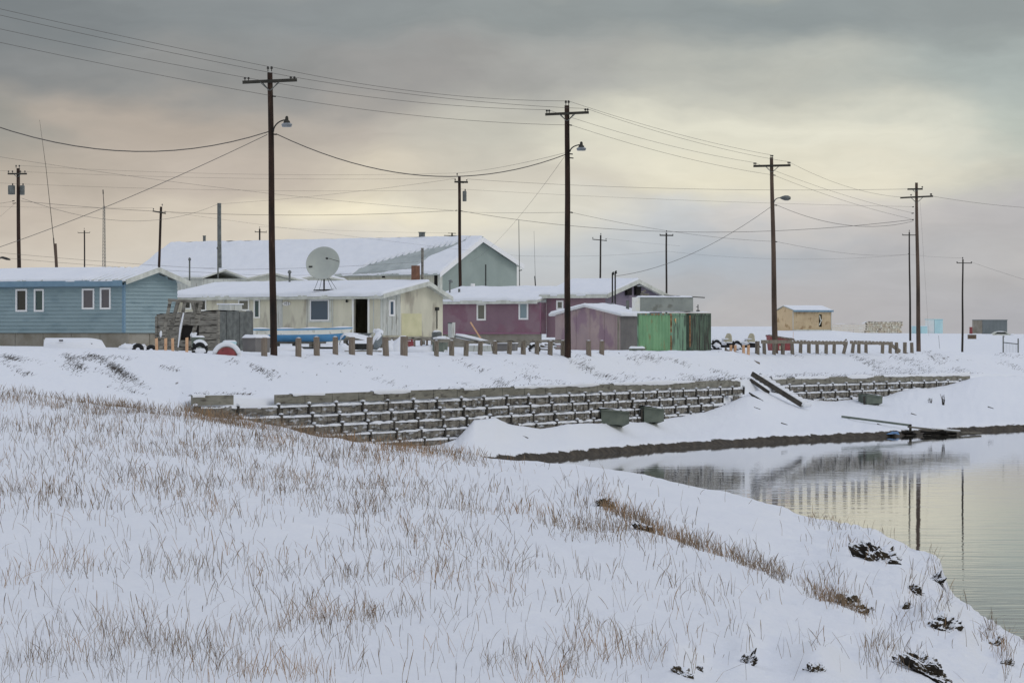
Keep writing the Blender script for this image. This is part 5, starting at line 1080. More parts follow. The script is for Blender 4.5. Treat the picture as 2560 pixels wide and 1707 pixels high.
wire((1152,530,35.4), (1424,531,56), 2, 'short level wire from the '+K_+' to the '+S_+' at mid-height', .010)
wire((1427,531,56), (1938,604,45), 12, 'thin mid-height wire between the '+S_+' and the '+G_, .009)
wire((1940,604,45), (2275,635,25), 14, 'thin mid-height wire from the '+G_+' to the slim pole', .010)
wire((-60,424,38), (1138,446,35.4), 10, 'faint upper line across the left sky past the twin-transformer pole', .008)
wire((45,414,38), (1143,433,35.4), 12, 'faint top line from the twin-transformer pole to the '+K_, .008)
wire((-60,455,38), (1142,475,35.4), 10, 'faint neutral line across the left sky, below the crossarm lines', .008)
wire((52,503,38), (1144,526,35.4), 22, 'dark cable from the twin-transformer pole to the '+K_, .013)
wire((55,496,38), (546,510,27.6), 50, 'sagging cable from the twin-transformer pole to the bare grey post', .013)
wire((550,510,27.6), (1138,447,35.4), 6, 'thin wire rising from the bare grey post to the '+K_, .011)
wire((-80,380,45), (1144,527,35.4), 14, 'long line slanting over the left sky to the '+K_, .010)
wire((-60,513,38), (36,503,38), 2, 'short cable from the left edge to the twin-transformer pole', .012)
wire((38,508,38), (-60,585,40), 4, 'thin guy slanting down left from the twin-transformer pole', .010)
wire((-60,515,28), (384,520,30), 2, 'faint level line ending at the leaning pole', .009)
wire((-40,628,44), (560,674,42), 3, 'upper of two low lines passing in front of the warehouse roof', .010); wire((560,674,42), (1045,655,41), 4, 'upper low line continuing behind the satellite dish', .009)
wire((-40,640,44), (545,683,42), 3, 'lower of two low lines passing in front of the warehouse roof', .010)
wire((545,683,42), (1050,668,41), 12, 'lower low line continuing behind the satellite dish', .009)
wire((413,529,30), (1300,640,24), 4, 'very faint far line running from the leaning pole over the warehouse', .009)
wire((649,567,18), (1140,583,19), 3, 'very faint far line between the two short far poles', .012)
wire((1515,596,24), (1700,615,24), 1, 'very faint far line right of the pole behind the purple house', .008)
wire((1299,640,36), (1666,628,25.2), 6, 'faint far line reaching the slim pole behind the green container', .009)
wire((1666,628,25.2), (2275,636,25), 16, 'faint far line from the slim pole behind the container to the slim right pole', .009)
wire((2275,636,25), (2406,645,35), 2, 'short faint line from the slim right pole to the lone right pole', .008)
wire((2428,655,35), (2640,722,38), 2, 'thin line leaving the lone right pole towards the right edge', .009)
wire((2332,491,40), (2660,524,40), 6, 'thin line leaving the double-crossarm pole towards the right edge', .011)
wire((2300,500,40), (2322,840,37), 1, 'faint near-vertical guy wire right of the double-crossarm pole', .006)
# ------------------------------------------------------------------ rocks of the near hill
def hill_at(px, py):
    ts = np.linspace(0, 1.0, 900); x, d, z, y0 = hill(np.full(900, float(px)), ts); Y = HY+(EYE-z)*F/d; i = int(np.argmin(abs(Y-py))); return Vector((x[i], d[i], z[i])), F/d[i]
for i, (px, py, w, h, lb) in enumerate(RK):
    c, s = hill_at(px, py+h*.30); rx = w/2/s*1.18; rz = h/2/s*1.15
    m = MB(); m.blob((0,0,0), (rx,rx*.9,rz*1.15), 5, .6, 1.5, seed=i*3+1); o = m.build('rock', M['rock'], None); o.location = c+Vector((0,rx*.6,-rz*.28)); o.rotation_euler = (R(-12), R(random.uniform(26,44)), R(random.uniform(-15,15))); tag(o, lb, 'rock', 'rocks on the near slope')

# ------------------------------------------------------------------ timber posts along the bank edge
def post(px, ytop, w=.17, lean=0.0, s=None, mt='brownpost', parent=None, ybot=None, name='post', rz=None):
    s = s or float(s_f(px))+.25; b = P(px, ybot or float(y_f(px))+2, s); b.z = min(ground_z(px, s), b.z)-.02; h = P(px, ytop, s).z-b.z; rz = R(24+random.uniform(-10,10)) if rz is None else rz
    m = MB(); q = w/2; t = [random.uniform(-.012,.012) for _ in range(8)]; k = q*random.uniform(.92,1.0)
    m.hexa([(-q,-q,-.3),(q,-q,-.3),(q,q,-.3),(-q,q,-.3),(-k+lean+t[0],-k,h+t[1]),(k+lean,-k+t[2],h+t[3]),(k+lean,k,h+t[4]),(-k+lean+t[5],k,h+t[6])])
    o = m.build(name, M[mt], parent); o.location = b if parent is None else b-Vector(parent.location); o.rotation_euler = (0, R(random.uniform(-2.8,2.8)), rz)
    if random.random() < .7:
        c = MB(); c.blob((lean,0,h+.005), (q*.85,q*.85,.035), 2, .3, 2, 0, seed=px); c.build('snow_cap', M['snow'], o, smooth=True)
    return o
row = [660,746,792,838,880,924,965,1010]
wh = ['closest to the left of the tallest pole','first right of the tallest pole, before the boat','second right of the tallest pole, before the boat','third right of the tallest pole, at the boat bow','fourth right of the tallest pole, before the junk','fifth right of the tallest pole, below the doorway','sixth right of the tallest pole, below the grey bay','seventh and tallest right of the tallest pole']
for px, w_ in zip(row, wh):
    o = post(px, 843.5+random.uniform(-1.5,2), .19, .03 if px in (660,838) else 0); 
    if px == 1010: o.scale = (1.25,1.1,1.04)
    tag(o, 'weathered square timber post, '+w_, 'post', 'square timber posts along the bank edge'); o.name = 'timber_post'
for px, w_ in ((1472,'left of the two posts before the pink shed'),(1504,'right of the two posts before the pink shed')):
    o = post(px, 852, .18); tag(o, 'weathered square timber post, '+w_, 'post', 'square timber posts along the bank edge'); o.name = 'timber_post'
o = post(1893, 853, .19, mt='woodv'); o.name = 'timber_post'; tag(o, 'lone timber post just left of the long plank fence', 'post', 'square timber posts along the bank edge')
for px, w_, ln in ((2242,'upright post at the broken right end of the plank fence',0),(2262,'grey post left of the post nearest the double-crossarm pole',0),(2280,'thin grey post directly left of the double-crossarm pole',0)):
    o = post(px, 856, .17, ln, mt='woodv'); o.name = 'timber_post'; tag(o, w_, 'post', 'square timber posts along the bank edge')
# fence with thin rail before the purple house
a = P(1091, 885, float(s_f(1091))); a.z = ground_z(1091, float(s_f(1091))); r = empty('post_and_rail_fence', a, 0, 'low fence of grey posts under one thin rail before the purple house', 'fence')
for px in (1091,1129,1165,1200,1237,1273,1308,1342,1375,1407): post(px, 852.5+random.uniform(-.9,.9), .17, 0, None, 'woodv', r)
for x0, x1, y0, y1 in ((1080,1205,852,855),(1200,1312,855,853),(1308,1412,853,852)):
    m = MB(); m.beam(P(x0,y0,float(s_f(x0))-.1)-a, P(x1,y1,float(s_f(x1))-.1)-a, .05, .11); m.build('rail', M['wood'], r)
# long plank fence on the right
a = P(1911, 880, float(s_f(1911))); a.z = ground_z(1911, float(s_f(1911))); r = empty('plank_fence', a, 0, 'long weathered fence of short posts capped by a broad plank, sagging at its middle', 'fence')
for px, ln in ((1911,0),(1935,0),(1957,0),(1981,0),(2001,0),(2022,0),(2043,0),(2065,0),(2085,0),(2106,.22),(2129,.16),(2147,0),(2165,0),(2206,0),(2225,0)): post(px, 855.5+random.uniform(-.5,.8), .16, ln, None, 'woodv', r)
for x0, x1, y0, y1 in ((1904,1986,854.5,854),(1985,2062,854.5,857),(2061,2118,857,856.5),(2126,2178,855.5,857),(2176,2231,857,858.5)):
    m = MB(); k = 5; A_, B_ = P(x0,y0,float(s_f(x0))+.9)-a, P(x1,y1,float(s_f(x1))+.9)-a
    for i in range(k): m.beam(A_.lerp(B_, i/k), A_.lerp(B_, (i+1)/k), .07, .21+random.uniform(-.03,.02))
    m.build('rail', M['woodv'], r)
m = MB(); m.beam(P(2108,860,42.5)-a, P(2116,851,42.4)-a, .06, .2); m.beam(P(2222,858,41.2)-a, P(2250,878,41.0)-a, .08, .2); m.build_each('broken_rail', M['woodv'], r)
m = MB()
for px in np.arange(1915, 2225, 9): 
    if random.random() < .75: m.blob(P(px, 851.5+ (px-1915)*.008, float(s_f(px))+.9)-a, (.13,.05,.035), 1, .3, 2, seed=px)
m.build('snow_cover', M['snow'], r, smooth=True)

# slender fresh-wood stakes
def stake(px, yt, yb, s, lb, grp, w=.085, mt='orange'):
    b = P(px, yb, s); b.z = min(b.z, ground_z(px, s)+.05); h = P(px, yt, s).z-b.z; m = MB(); m.hexa([(-w/2,-w/2,-.3),(w/2,-w/2,-.3),(w/2,w/2,-.3),(-w/2,w/2,-.3),(-w/2,-w/2,h),(w/2,-w/2,h+.02),(w/2,w/2,h+.02),(-w/2,w/2,h)])
    o = m.build('wooden_stake', M[mt], None); o.location = b; o.rotation_euler = (0, R(random.uniform(-2,2)), R(15)); tag(o, lb, 'stake', grp)
for px, lb in ((392,'leftmost of four orange-brown stakes before the timber shack'),(414,'second of four orange-brown stakes before the timber shack'),(432,'third of four orange-brown stakes before the timber shack'),(467,'rightmost of four orange-brown stakes, slightly apart')): stake(px, 846 if px < 460 else 844.5, 880, 63.6, lb, 'fresh stakes before the timber shack', .10)
for px, lb in ((985,'thin brown stake below the cream end wall, left of the red can'),(1037,'thin brown stake just right of the red can'),(1053,'thin brown stake midway between red can and round drum'),(1067,'thin brown stake nearest the round drum')): stake(px, 849, 882, 57, lb, 'thin stakes beyond the bank edge', .075, 'brownpost')
for px, lb in ((1827,'first orange stake before the snowmobiles'),(1838,'second orange stake before the snowmobiles'),(1859,'third orange stake before the snowmobiles'),(1871,'fourth orange stake before the snowmobiles')): stake(px, 863, 881, 46.6, lb, 'orange stakes by the snowmobiles', .12)

# ------------------------------------------------------------------ boats
def hull(L, B, H, n=26, bow=1.0):
    ts = np.linspace(0, 1, n); b = B/2*np.where(ts < .45, .86+.14*ts/.45, np.maximum(.0, 1-((ts-.45)/.55)**2.3)); sh = H*(1+.16*ts**2+.05*(1-ts)**2); ke = H*.22*np.clip((ts-.72)/.28, 0, 1)**2
    def ring(v, i):
        t = ts[i]; z = ke[i]+(sh[i]-ke[i])*v; y = b[i]*(min(1, .15+1.45*v) if v < .5 else .88+.12*(v-.5)*2) if v > 0 else 0.0
        return (L*(t-.5)+.10*L*v*max(0, t-.6)/.4, y, z)
    return ring, ts, b, sh
def strip(ring, n, v0, v1, off=0.0, m=5):
    mb = MB()
    for sg in (-1, 1):
        A = np.array([[(lambda p: (p[0], sg*(p[1]+off), p[2]))(ring(v, i)) for i in range(n)] for v in np.linspace(v0, v1, m)]); mb.grid(A if sg < 0 else A[::-1])
    a = ring(v0, 0); b = ring(v1, 0); mb.quad((a[0],-a[1]-off,a[2]),(a[0],a[1]+off,a[2]),(b[0],b[1]+off,b[2]),(b[0],-b[1]-off,b[2])); return mb
def blue_boat():
    s = 52; b = P(748, 853, s); b.z = EYE-(855-HY)/s; L = 4.35; H = .60; r = empty('boat', b, R(-7), 'blue open boat with cream upper strake and snow inside, lying behind the tallest pole', 'boat')
    ring, ts, hb, sh = hull(L, 1.6, H); n = len(ts)
    strip(ring, n, 0, .56).build('hull', M['boatblue'], r, smooth=True); strip(ring, n, .56, .90, .015, 3).build('upper_strake', M['boatcream'], r, smooth=True); strip(ring, n, .90, 1.0, .035, 2).build('gunwale', M['boatblue'], r)
    kk = MB(); kk.box(-L/2+.05, L*.30, -.05, .05, -.07, .03); kk.build('keel', M['wood'], r)
    A = []; 
    for v in np.linspace(-1, 1, 9): A.append([(ring(.96, i)[0], v*hb[i]*1.02, sh[i]*(1.0+.05*(1-v*v))+.03*math.sin(i*.9)*(1-v*v)+.015) for i in range(n)])
    MB().grid(np.array(A)).build('snow_load', M['snow'], r, smooth=True)
    c = MB()
    for x in (-1.3, -.2, .9): c.box(x-.05, x+.05, -.5, .5, -.25, -.05)
    c.box(-1.9, 1.6, -.45, -.37, -.33, -.25); c.box(-1.9, 1.6, .37, .45, -.33, -.25); c.build('cradle', M['dmetal'], r)
    # sled/tarp heap hanging on its left end
    m = MB(); m.beam((-1.95,-.7,.5), (-1.1,-.62,.58), .35, .03); m.build('thwart_board', M['greytrim'], r)
blue_boat()
def skiff():
    s = 58; b = P(184, 874, s); b.z = ground_z(184, s)-.05; r = empty('boat', b, R(-4), 'small upturned pale skiff covered in snow before the blue house', 'boat'); L = 2.45; ring, ts, hb, sh = hull(L, 1.1, .48)
    n = len(ts); m = MB()
    for sg in (-1, 1):
        A = np.array([[(lambda p: (p[0], sg*p[1], .50-p[2]*.92))(ring(v, i)) for i in range(n)] for v in np.linspace(0, 1, 7)]); m.grid(A)
    a = ring(0,0); c = ring(1,0); m.poly([(a[0],0,.5),(c[0],-c[1],.05),(c[0],c[1],.05)]); m.build('hull', M['snow'], r, smooth=True)
    t = MB(); t.box(-L/2-.03, -L/2+.0, -.3, .3, .05, .44); t.build('transom', M['greyply'], r); k = MB(); k.box(-.55, -.38, -.48, -.42, .36, .42); k.box(.72, .86, -.30, -.24, .22, .27); k.build_each('cleat', M['dark'], r)
skiff()
def snow_block(px, yb, s, w, h, lb, cat, name, mt, parts=None, rz=0, dark=.5, d=None):
    b = P(px, yb, s); b.z = min(b.z, ground_z(px, s)+.3); r = empty(name, b, rz, lb, cat); return r

# ------------------------------------------------------------------ timber shack and hoist left
def shack():
    f = Fr(545, 57, 4.12, -33); r = f.root('timber_shack', 'grey patched timber shack with sheet-metal right side behind the stakes', 'shack'); L = f.y(393, 830)[0]; H = f.y(545, 777)[2]; Hl = f.y(393, 785)[2]; W = f.x(631, 820)[1]
    b = MB(); b.box(L+.06, -.06, .08, W-.06, 0, H-.12); b.build('core', M['dark'], r)
    rows_ = 6
    for i in range(rows_):
        z0 = i*H/rows_; z1 = (i+1)*H/rows_-.02; segs = [(L, -.0)] if i in (5,) else ([(L, L*.62), (L*.30, 0)] if i in (2,3) else [(L, L*.45), (L*.44, 0)])
        for u0, u1 in segs:
            tl = random.uniform(-.03,.03); m = MB(); m.hexa([(u0,-.05,z0),(u1,-.04,z0+tl),(u1,.06,z0+tl),(u0,.06,z0),(u0,-.05,z1*(Hl/H if i == 5 else 1)),(u1,-.05,z1+tl*.5),(u1,.06,z1+tl*.5),(u0,.06,z1*(Hl/H if i == 5 else 1))]); m.build('wall_board', M['wood'], r)
    m = MB(); m.box(-.02, .07, -.08, .05, 0, H+.0); m.box(L-.06, L+.06, -.08, .05, 0, Hl-.1); m.build_each('corner_post', M['wood'], r)
    for k in range(5):
        a = MB(); corr(a, 'x', .05+.012*(k % 2), .06+k*(W-.1)/5, .02+(k+1)*(W-.1)/5, 0, H+random.uniform(-.03,.02), 5, .012, 1); a.build('metal_sheet', M['metal'], r)
    a = MB(); a.box(.02, .045, .05, W, 0, H-.03); a.build('backing', M['metal'], r)
    X, Y = np.meshgrid(np.linspace(L, .06, 50), np.linspace(-.06, W, 16)); Z = np.interp(X, [L, 0], [Hl, H])+.05+.04*fbm(X*2, Y*2, 3); MB().grid(np.stack([X, Y, Z-.03], -1)).build('snow_cover', M['snow'], r, smooth=True)
    m = MB(); m.box(L, .05, .0, W, H-.14, H-.01); 
    x, y, z = f.x(574, 770, -.4); m2 = MB(); m2.box(-.75, -.1, W*.4, W*.75, H, H+.28); lid = m2.build('roof_box', M['greyply'], r); m3 = MB(); m3.box(-.8, -.05, W*.38, W*.77, H+.28, H+.33); m3.build('snow_cap', M['snow'], lid)
shack()
def hoist():
    s = 60; b = P(441, 878, s); b.z = ground_z(441, s); r = empty('timber_hoist', b, 0, 'crooked A-frame of grey timbers standing before the shack', 'timber frame'); Q = lambda x, y, d=0: P(x, y, s)-b+Vector((0, d, 0))
    for a, c, w in (((402,874),(426,750),.13),((413,870),(446,751),.12),((441,884),(462,753),.14),((477,862),(503,754),.15),((494,806),(482,754),.14)): m = MB(); m.beam(Q(*a, .3 if a[0] in (413,494) else -.1), Q(*c), w, w); m.build('leg', M['wood'], r)
    m = MB(); m.beam(Q(420,750), Q(505,755), .13, .12); m.build('crossbar', M['wood'], r)
    m = MB(); m.path([Q(446,868,-.19), Q(452,820,-.19), Q(460,782,-.19)], [.02,.045,.03], 6); m.blob(Q(484,838,-.1), (.14,.1,.13), 3, .5, 2, seed=5); m.blob(Q(403,835,-.1), (.06,.06,.14), 2, .3, 2, seed=6); m.blob(Q(492,796,-.05), (.05,.05,.10), 2, .2, 2, seed=7); m.build_each('clinging_snow', M['snow'], r)
hoist()
def torus(mb, c, R_, r_, ax=(0,-1,0), n=24, k=8, a0=0, a1=2*math.pi):
    q = Vector((0,0,1)).rotation_difference(Vector(ax).normalized()).to_matrix(); pts = [Vector(c)+q @ Vector((R_*math.cos(a0+(a1-a0)*i/n), R_*math.sin(a0+(a1-a0)*i/n), 0)) for i in range(n+1)]; mb.path(pts, r_, k, cap=False); return mb
def tyre(px, yb, s, rad, lb, ax=(.2,-1,.1), snow=True, up=.0):
    c = P(px, yb, s); c.z = max(c.z, ground_z(px, s))+up; r = empty('tyre', c, 0, lb, 'tyre', 'old tyres lying about'); m = torus(MB(), (0,0,rad*.42), rad*.66, rad*.34, ax); m.build('rubber', M['tyre'], r, smooth=True)
    if snow: (torus(MB(), (0,-.01,rad*.52), rad*.74, rad*.28, ax, 12, 8, R(30), R(150)).blob((0,-.02,rad*.1), (rad*.8,rad*.5,rad*.5), 3, .3, 2, seed=px)).build('snow_cap', M['snow'], r, smooth=True)
tyre(499, 888, 63.5, .34, 'snow-topped black tyre below the leaning hoist timber', snow=True); tyre(345, 874, 60, .26, 'black tyre in front of the blue house skirting', snow=False, up=-.1); tyre(378, 876, 60, .24, 'black tyre half hidden left of the stakes', snow=False, up=-.1)
tyre(1791, 868, 45.5, .30, 'black tyre stood against the dark green container', snow=True, up=.05); tyre(1842, 868, 45.2, .30, 'black tyre between the two snowmobiles'); tyre(1336, 880, 54, .30, 'tyre in the dark gap behind the rail fence', snow=True)
def disc():
    s = 64; c = P(567, 887, s); c.z = ground_z(567, s)-.22; r = empty('spool', c, 0, 'half-buried spool with red face and snowy rim at the bank edge', 'spool'); m = MB(); m.lathe([(.40,-.02),(.40,.02)], (0,-.12,.10), 32, axis=(0,-1,0)); m.build('red_face', M['red'], r)
    torus(MB(), (0,-.06,.12), .50, .10, (0,-1,0), 32, 8).build('snowy_rim', M['snow'], r, smooth=True); m = MB(); m.lathe([(.46,-.25),(.46,.1)], (0,0,.1), 24, axis=(0,-1,0)); m.build('drum', M['wood'], r)
disc()
def boxthing(px0, px1, yt, yb, s, depth, lb, cat, name, mt, rz=-20, snow=.06, lid=None):
    b = P((px0+px1)/2, yb, s); g = ground_z((px0+px1)/2, s); w = (px1-px0)/s; H = (yb-yt)/s; r = empty(name, b, R(rz), lb, cat)
    W = w*.8; m = MB(); q = W/2; D = depth/2; m.hexa([(-q,-D,-.2),(q,-D,-.2),(q,D,-.2),(-q,D,-.2),(-q*1.04,-D*1.04,H-snow),(q*1.04,-D*1.04,H-snow),(q*1.04,D*1.04,H-snow),(-q*1.04,D*1.04,H-snow)]); m.build('body', M[mt], r)
    t = MB(); t.box(-q*1.1, q*1.1, -D*1.1, -D*1.04, H-snow-.07, H-snow); t.box(-q*1.1, q*1.1, D*1.04, D*1.1, H-snow-.07, H-snow); t.build_each('rim', M[lid or mt], r)
    if snow:
        X, Y = np.meshgrid(np.linspace(-q*1.12, q*1.12, 14), np.linspace(-D*1.12, D*1.12, 10)); e = np.minimum(1, np.minimum(q*1.12-abs(X), D*1.12-abs(Y))/.08); MB().grid(np.stack([X, Y, H-snow+snow*1.3*e**.5*(1+.3*fbm(X*4+px0, Y*4, 2))-.01], -1)).build('snow_cover', M['snow'], r, smooth=True)
    return r
boxthing(482,508,839,873,61,.5,'dark green bin with snow on its lid behind the right hoist leg','bin','bin','ggreen'); boxthing(556,592,851,874,61,.4,'pale blue foam box leaning behind the red-faced spool','box','foam_box','teal',-5,.05)
boxthing(618,664,838,876,59,1.1,'low dark crate with sloping snow cap just left of the tallest pole','crate','crate','darkwall',-30,.10); boxthing(1572,1613,867,882,50,.7,'low grey box with snow lid before the green container corner','box','storage_box','ggreen',-10,.07)
boxthing(1084,1117,852,880,57,.7,'grey-green tank box beneath the snow-capped drum','box','storage_box','ggreen',-15,.03); boxthing(1122,1136,806,836,40,.5,'small grey electrical cabinet beside the purple house corner','cabinet','electrical_cabinet','greyply',-20,.0,'metal')
boxthing(1240,1296,855,880,52,.8,'long dark crate behind the rail fence, left of the lumber scraps','crate','crate','darkwall',-10,.06); boxthing(1166,1236,860,884,53,.6,'low grey crate under the snowy ladder','crate','crate','greyply',-5,.06)
# round drum with snow on the tank box
c = P(1092, 853, 57); r = empty('drum', c, 0, 'round grey drum capped with snow at the right end of the cream house', 'drum'); MB().lathe([(.22,0),(.23,.06),(.22,.3),(.23,.36),(.18,.42)], (0,0,0), 14).build('body', M['metal'], r, smooth=True); MB().blob((0,0,.40), (.2,.2,.08), 2, .3, 2, 0, 3).build('snow_cap', M['snow'], r, smooth=True); MB().blob((.22,-.2,.1), (.36,.25,.12), 3, .4, 2, 0, 4).build('snow_drift', M['snow'], r, smooth=True)
# snow-laden ladder and boards before the purple house
s = 54; b = P(1137, 876, s); b.z = ground_z(1137, s); r = empty('ladder', b, 0, 'snow-laden ladder sloping down right before the purple house', 'ladder'); Q = lambda x, y, d=0: P(x, y, s)-b+Vector((0, d, 0))
m = MB(); m.beam(Q(1140,838,.25), Q(1229,858,.25), .05, .07); m.beam(Q(1136,840,-.1), Q(1226,860,-.1), .05, .07); m.build_each('rail', M['metal'], r); m = MB()
for k in range(9): m.beam(Q(1140+k*10,838.5+k*2.25,.25), Q(1137+k*10,840.5+k*2.25,-.1), .04, .04)
m.build_each('rung', M['metal'], r); m = MB(); m.path([Q(1139,838.5,.05), Q(1160,842,.05), Q(1195,850,.08), Q(1228,857.5,.05)], [.10,.12,.11,.08], 8); m.v = [(v[0], v[1], v[2]) for v in m.v]; m.build('snow_load', M['snow'], r, smooth=True); m = MB(); m.beam(Q(1130,852), Q(1142,838), .06, .06); m.beam(Q(1228,858), Q(1232,878), .06, .06); m.build_each('prop', M['wood'], r)
a = P(1216, 848, 42); r = empty('loose_board', a, 0, 'narrow orange board leaning against the purple wall', 'board'); MB().beam((0,0,-.5), P(1176,805,42)-a, .05, .09).build('board', M['orange'], r)
# lumber scraps behind the fence
b = P(1335, 880, 53); b.z = ground_z(1335, 53); r = empty('scrap_lumber', b, 0, 'heap of grey scrap boards between the rail fence and the pink shed', 'wood scraps'); Q = lambda x, y, d=0: P(x, y, 53)-b+Vector((0, d, 0))
for i in range(13): x = random.uniform(1318, 1400); y = random.uniform(853, 876); m = MB(); m.beam(Q(x, y, random.uniform(-.3,.5)), Q(x+random.uniform(20,45), y+random.uniform(-3,4), random.uniform(-.3,.5)), random.uniform(.08,.16), .06); m.build('board', M['wood'], r)
m = MB()
for i in range(9): m.blob(Q(random.uniform(1325,1415), random.uniform(858,874), -.2), (random.uniform(.15,.35),.12,.04), 2, .3, 2, seed=i)
m.build_each('snow_patch', M['snow'], r)
# heap with snow in front of the doorway
def junk():
    s = 52; b = P(900, 884, s); b.z = ground_z(900, s); Q = lambda x, y, d=0: P(x, y, s)-b+Vector((0, d, 0))
    r = empty('snowmobile', b, 0, 'snow-covered snowmobile with tilted windscreen before the dark doorway', 'snowmobile')
    A = np.array([[Q(x, yy, dd) for x, yy in zip((848,852,862,876,895,912,926,934), yt)] for yt, dd in (((868,850,838,842,846,850,852,862),-.6),((862,838,829,833,836,839,842,856),-.35),((860,834,827,831,833,834,838,854),.1),((866,846,838,842,846,848,850,862),.5))]); m = MB(); m.grid(A); m.build('snow_cover', M['snow'], r, smooth=True)
    m = MB(); m.beam(Q(852,868,-.1), Q(934,868,-.1), .7, .35); m.build('body', M['dmetal'], r); m = MB(); m.path([Q(846,876,-.5), Q(852,880,-.5), Q(905,881,-.5), Q(918,876,-.5)], .035, 6); m.path([Q(846,876,.3), Q(852,880,.3), Q(905,881,.3)], .035, 6); m.build_each('ski', M['dmetal'], r)
    m = MB(); m.hexa([tuple(Q(898,848,-.3)),tuple(Q(916,846,-.3)),tuple(Q(916,846,.2)),tuple(Q(898,848,.2)),tuple(Q(896,834,-.2)),tuple(Q(932,832,-.2)),tuple(Q(932,832,.2)),tuple(Q(896,834,.2))]); m.build('windscreen', M['metal'], r)
    # dark tilted skiff beside it
    b2 = P(945, 872, 50); r2 = empty('boat', b2, 0, 'dark small boat tipped on its side with snow on its edge, beneath the grey bay', 'boat'); q = lambda x, y, d=0: P(x, y, 50)-b2+Vector((0, d, 0))
    m = MB(); A = np.array([[q(932,866,-.5), q(940,850,-.7), q(955,832,-.6)], [q(936,874,-.3), q(946,864,-.5), q(957,846,-.4)], [q(940,876,.2), q(950,868,.2), q(958,852,.1)], [q(938,868,.5), q(948,856,.5), q(957,838,.3)]]); m.grid(A); m.poly([q(932,866,-.5), q(936,874,-.3), q(940,876,.2), q(938,868,.5)]); m.build('hull', M['slate'], r2)
    m = MB(); m.path([q(930,866,-.45), q(940,847,-.55), q(948,836,-.5), q(955,828,-.3)], [.06,.14,.16,.10], 8); m.blob(q(944,828,0), (.22,.2,.14), 3, .4, 2, seed=9); m.build('snow_load', M['snow'], r2, smooth=True)
    # flat sheet on the snow and odd lumps
    b3 = P(905, 892, 58); b3.z = ground_z(905, 58)+.03; r3 = empty('loose_board', b3, R(4), 'wide snow-covered sheet lying flat in front of the posts', 'board'); m = MB(); m.box(-.75, .85, -.25, .3, 0, .05); m.build('board', M['found'], r3); X, Y = np.meshgrid(np.linspace(-1.0,1.0,20), np.linspace(-.3,.6,8)); MB().grid(np.stack([X, Y, .10-.10*(abs(X))**4+.05*fbm(X*2,Y*2,2)-.04], -1)).build('snow_cover', M['snow'], r3, smooth=True)
    for i, (px, py, w, h, lb) in enumerate(((864,878,.42,.22,'rounded snow lump right of the boat bow posts'),(978,880,.34,.3,'snow lump at the foot of the grey bay'),(1000,880,.38,.42,'tall snow lump left of the tallest timber post'),(1062,885,.9,.2,'broad low snow heap behind the thin stakes'),(716,878,.9,.16,'snow-covered pallet heap under the boat'),(318,877,.40,.16,'left of two white snow humps before the blue house corner'),(345,879,.42,.14,'right of two white snow humps before the blue house corner'))):
        s = 57; c = P(px, py, s); c.z = ground_z(px, s); m = MB(); m.blob((0,0,0), (w,.4,h*1.6), 3, .35, 1.6, seed=i+40); o = m.build('snow_heap', M['snow'], None, smooth=True); o.location = c; tag(o, lb, 'snow heap', 'snow heaps among the junk')
    c = P(1027, 882, 56); c.z = ground_z(1027, 56); r4 = empty('fuel_can', c, R(20), 'rusty red upright can just right of the tallest timber post', 'fuel can'); m = MB(); m.box(-.12, .12, -.1, .1, 0, .48); m.lathe([(.05,.48),(.05,.56),(.02,.57)], (.05,0,0), 8); m.build('body', M['red'], r4); m = MB(); m.box(-.1, .02, -.02, .02, .52, .55); m.box(-.1, -.07, -.02, .02, .48, .53); m.build('handle', M['red'], r4)
junk()
# snowmobiles right of the containers
def snowmobile(px, lb, flip=1):
    s = 45; b = P(px, 872, s); b.z = max(b.z-.05, ground_z(px, s)-.02); r = empty('snowmobile', b, R(-12), lb, 'snowmobile', 'snowmobiles right of the containers')
    m = MB(); m.hexa([(-.45,-.25,.12),(.75,-.2,.12),(.75,.2,.12),(-.45,.25,.12),(-.4,-.2,.42),(.55,-.16,.36),(.55,.16,.36),(-.4,.2,.42)]); m.build('body', M['tyre'], r)
    m = MB(); m.hexa([(-.05,-.24,.45),(.40,-.2,.42),(.40,.2,.42),(-.05,.24,.45),(.12,-.20,.86),(.36,-.17,.80),(.36,.17,.80),(.12,.20,.86)]); m.lathe([(.12,-.2),(.12,.2)], (.22,0,.80), 10, axis=(0,1,0)); m.build('windscreen', M['beige'], r)
    m = MB(); m.blob((-.22,-.1,.38), (.36,.3,.16), 3, .4, 1.8, seed=px); m.blob((.05,-.18,.6), (.22,.12,.05), 2, .3, 2, seed=px+1); m.build_each('snow_load', M['snow'], r)
    for y in (-.28, .2): m = MB(); m.path([(-.85,y,.12),(-.75,y,.03),(-.2,y,.03)], [.03,.035,.03], 6); m.build('ski', M['tyre'], r)
    m = MB(); m.beam((-.1,-.3,.52), (0,.3,.52), .04, .04); m.build('handlebar', M['tyre'], r)
snowmobile(1812, 'snow-covered snowmobile with beige windscreen nearest the dark green container'); snowmobile(1869, 'snow-covered snowmobile with beige windscreen behind the orange stakes')
s = 46.5; a = P(1814, 877, s); a.z = ground_z(1814, s)+.06; r = empty('fallen_beam', a, 0, 'fallen timber beam lying before the orange stakes', 'beam'); e = P(1897, 888, 47.2); e.z = ground_z(1897, 47.2)+.02; m = MB(); m.beam((0,0,0), e-a, .13, .12); m.build('beam', M['woodv'], r); m = MB(); m.beam((.05,0,-.25), (.0,0,.16), .1, .1); m.build('stub_post', M['woodv'], r); m = MB(); m.path([Vector((.4,0,.06)), (e-a)*.6+Vector((0,0,.07))], .045, 6); m.build('snow_strip', M['snow'], r)
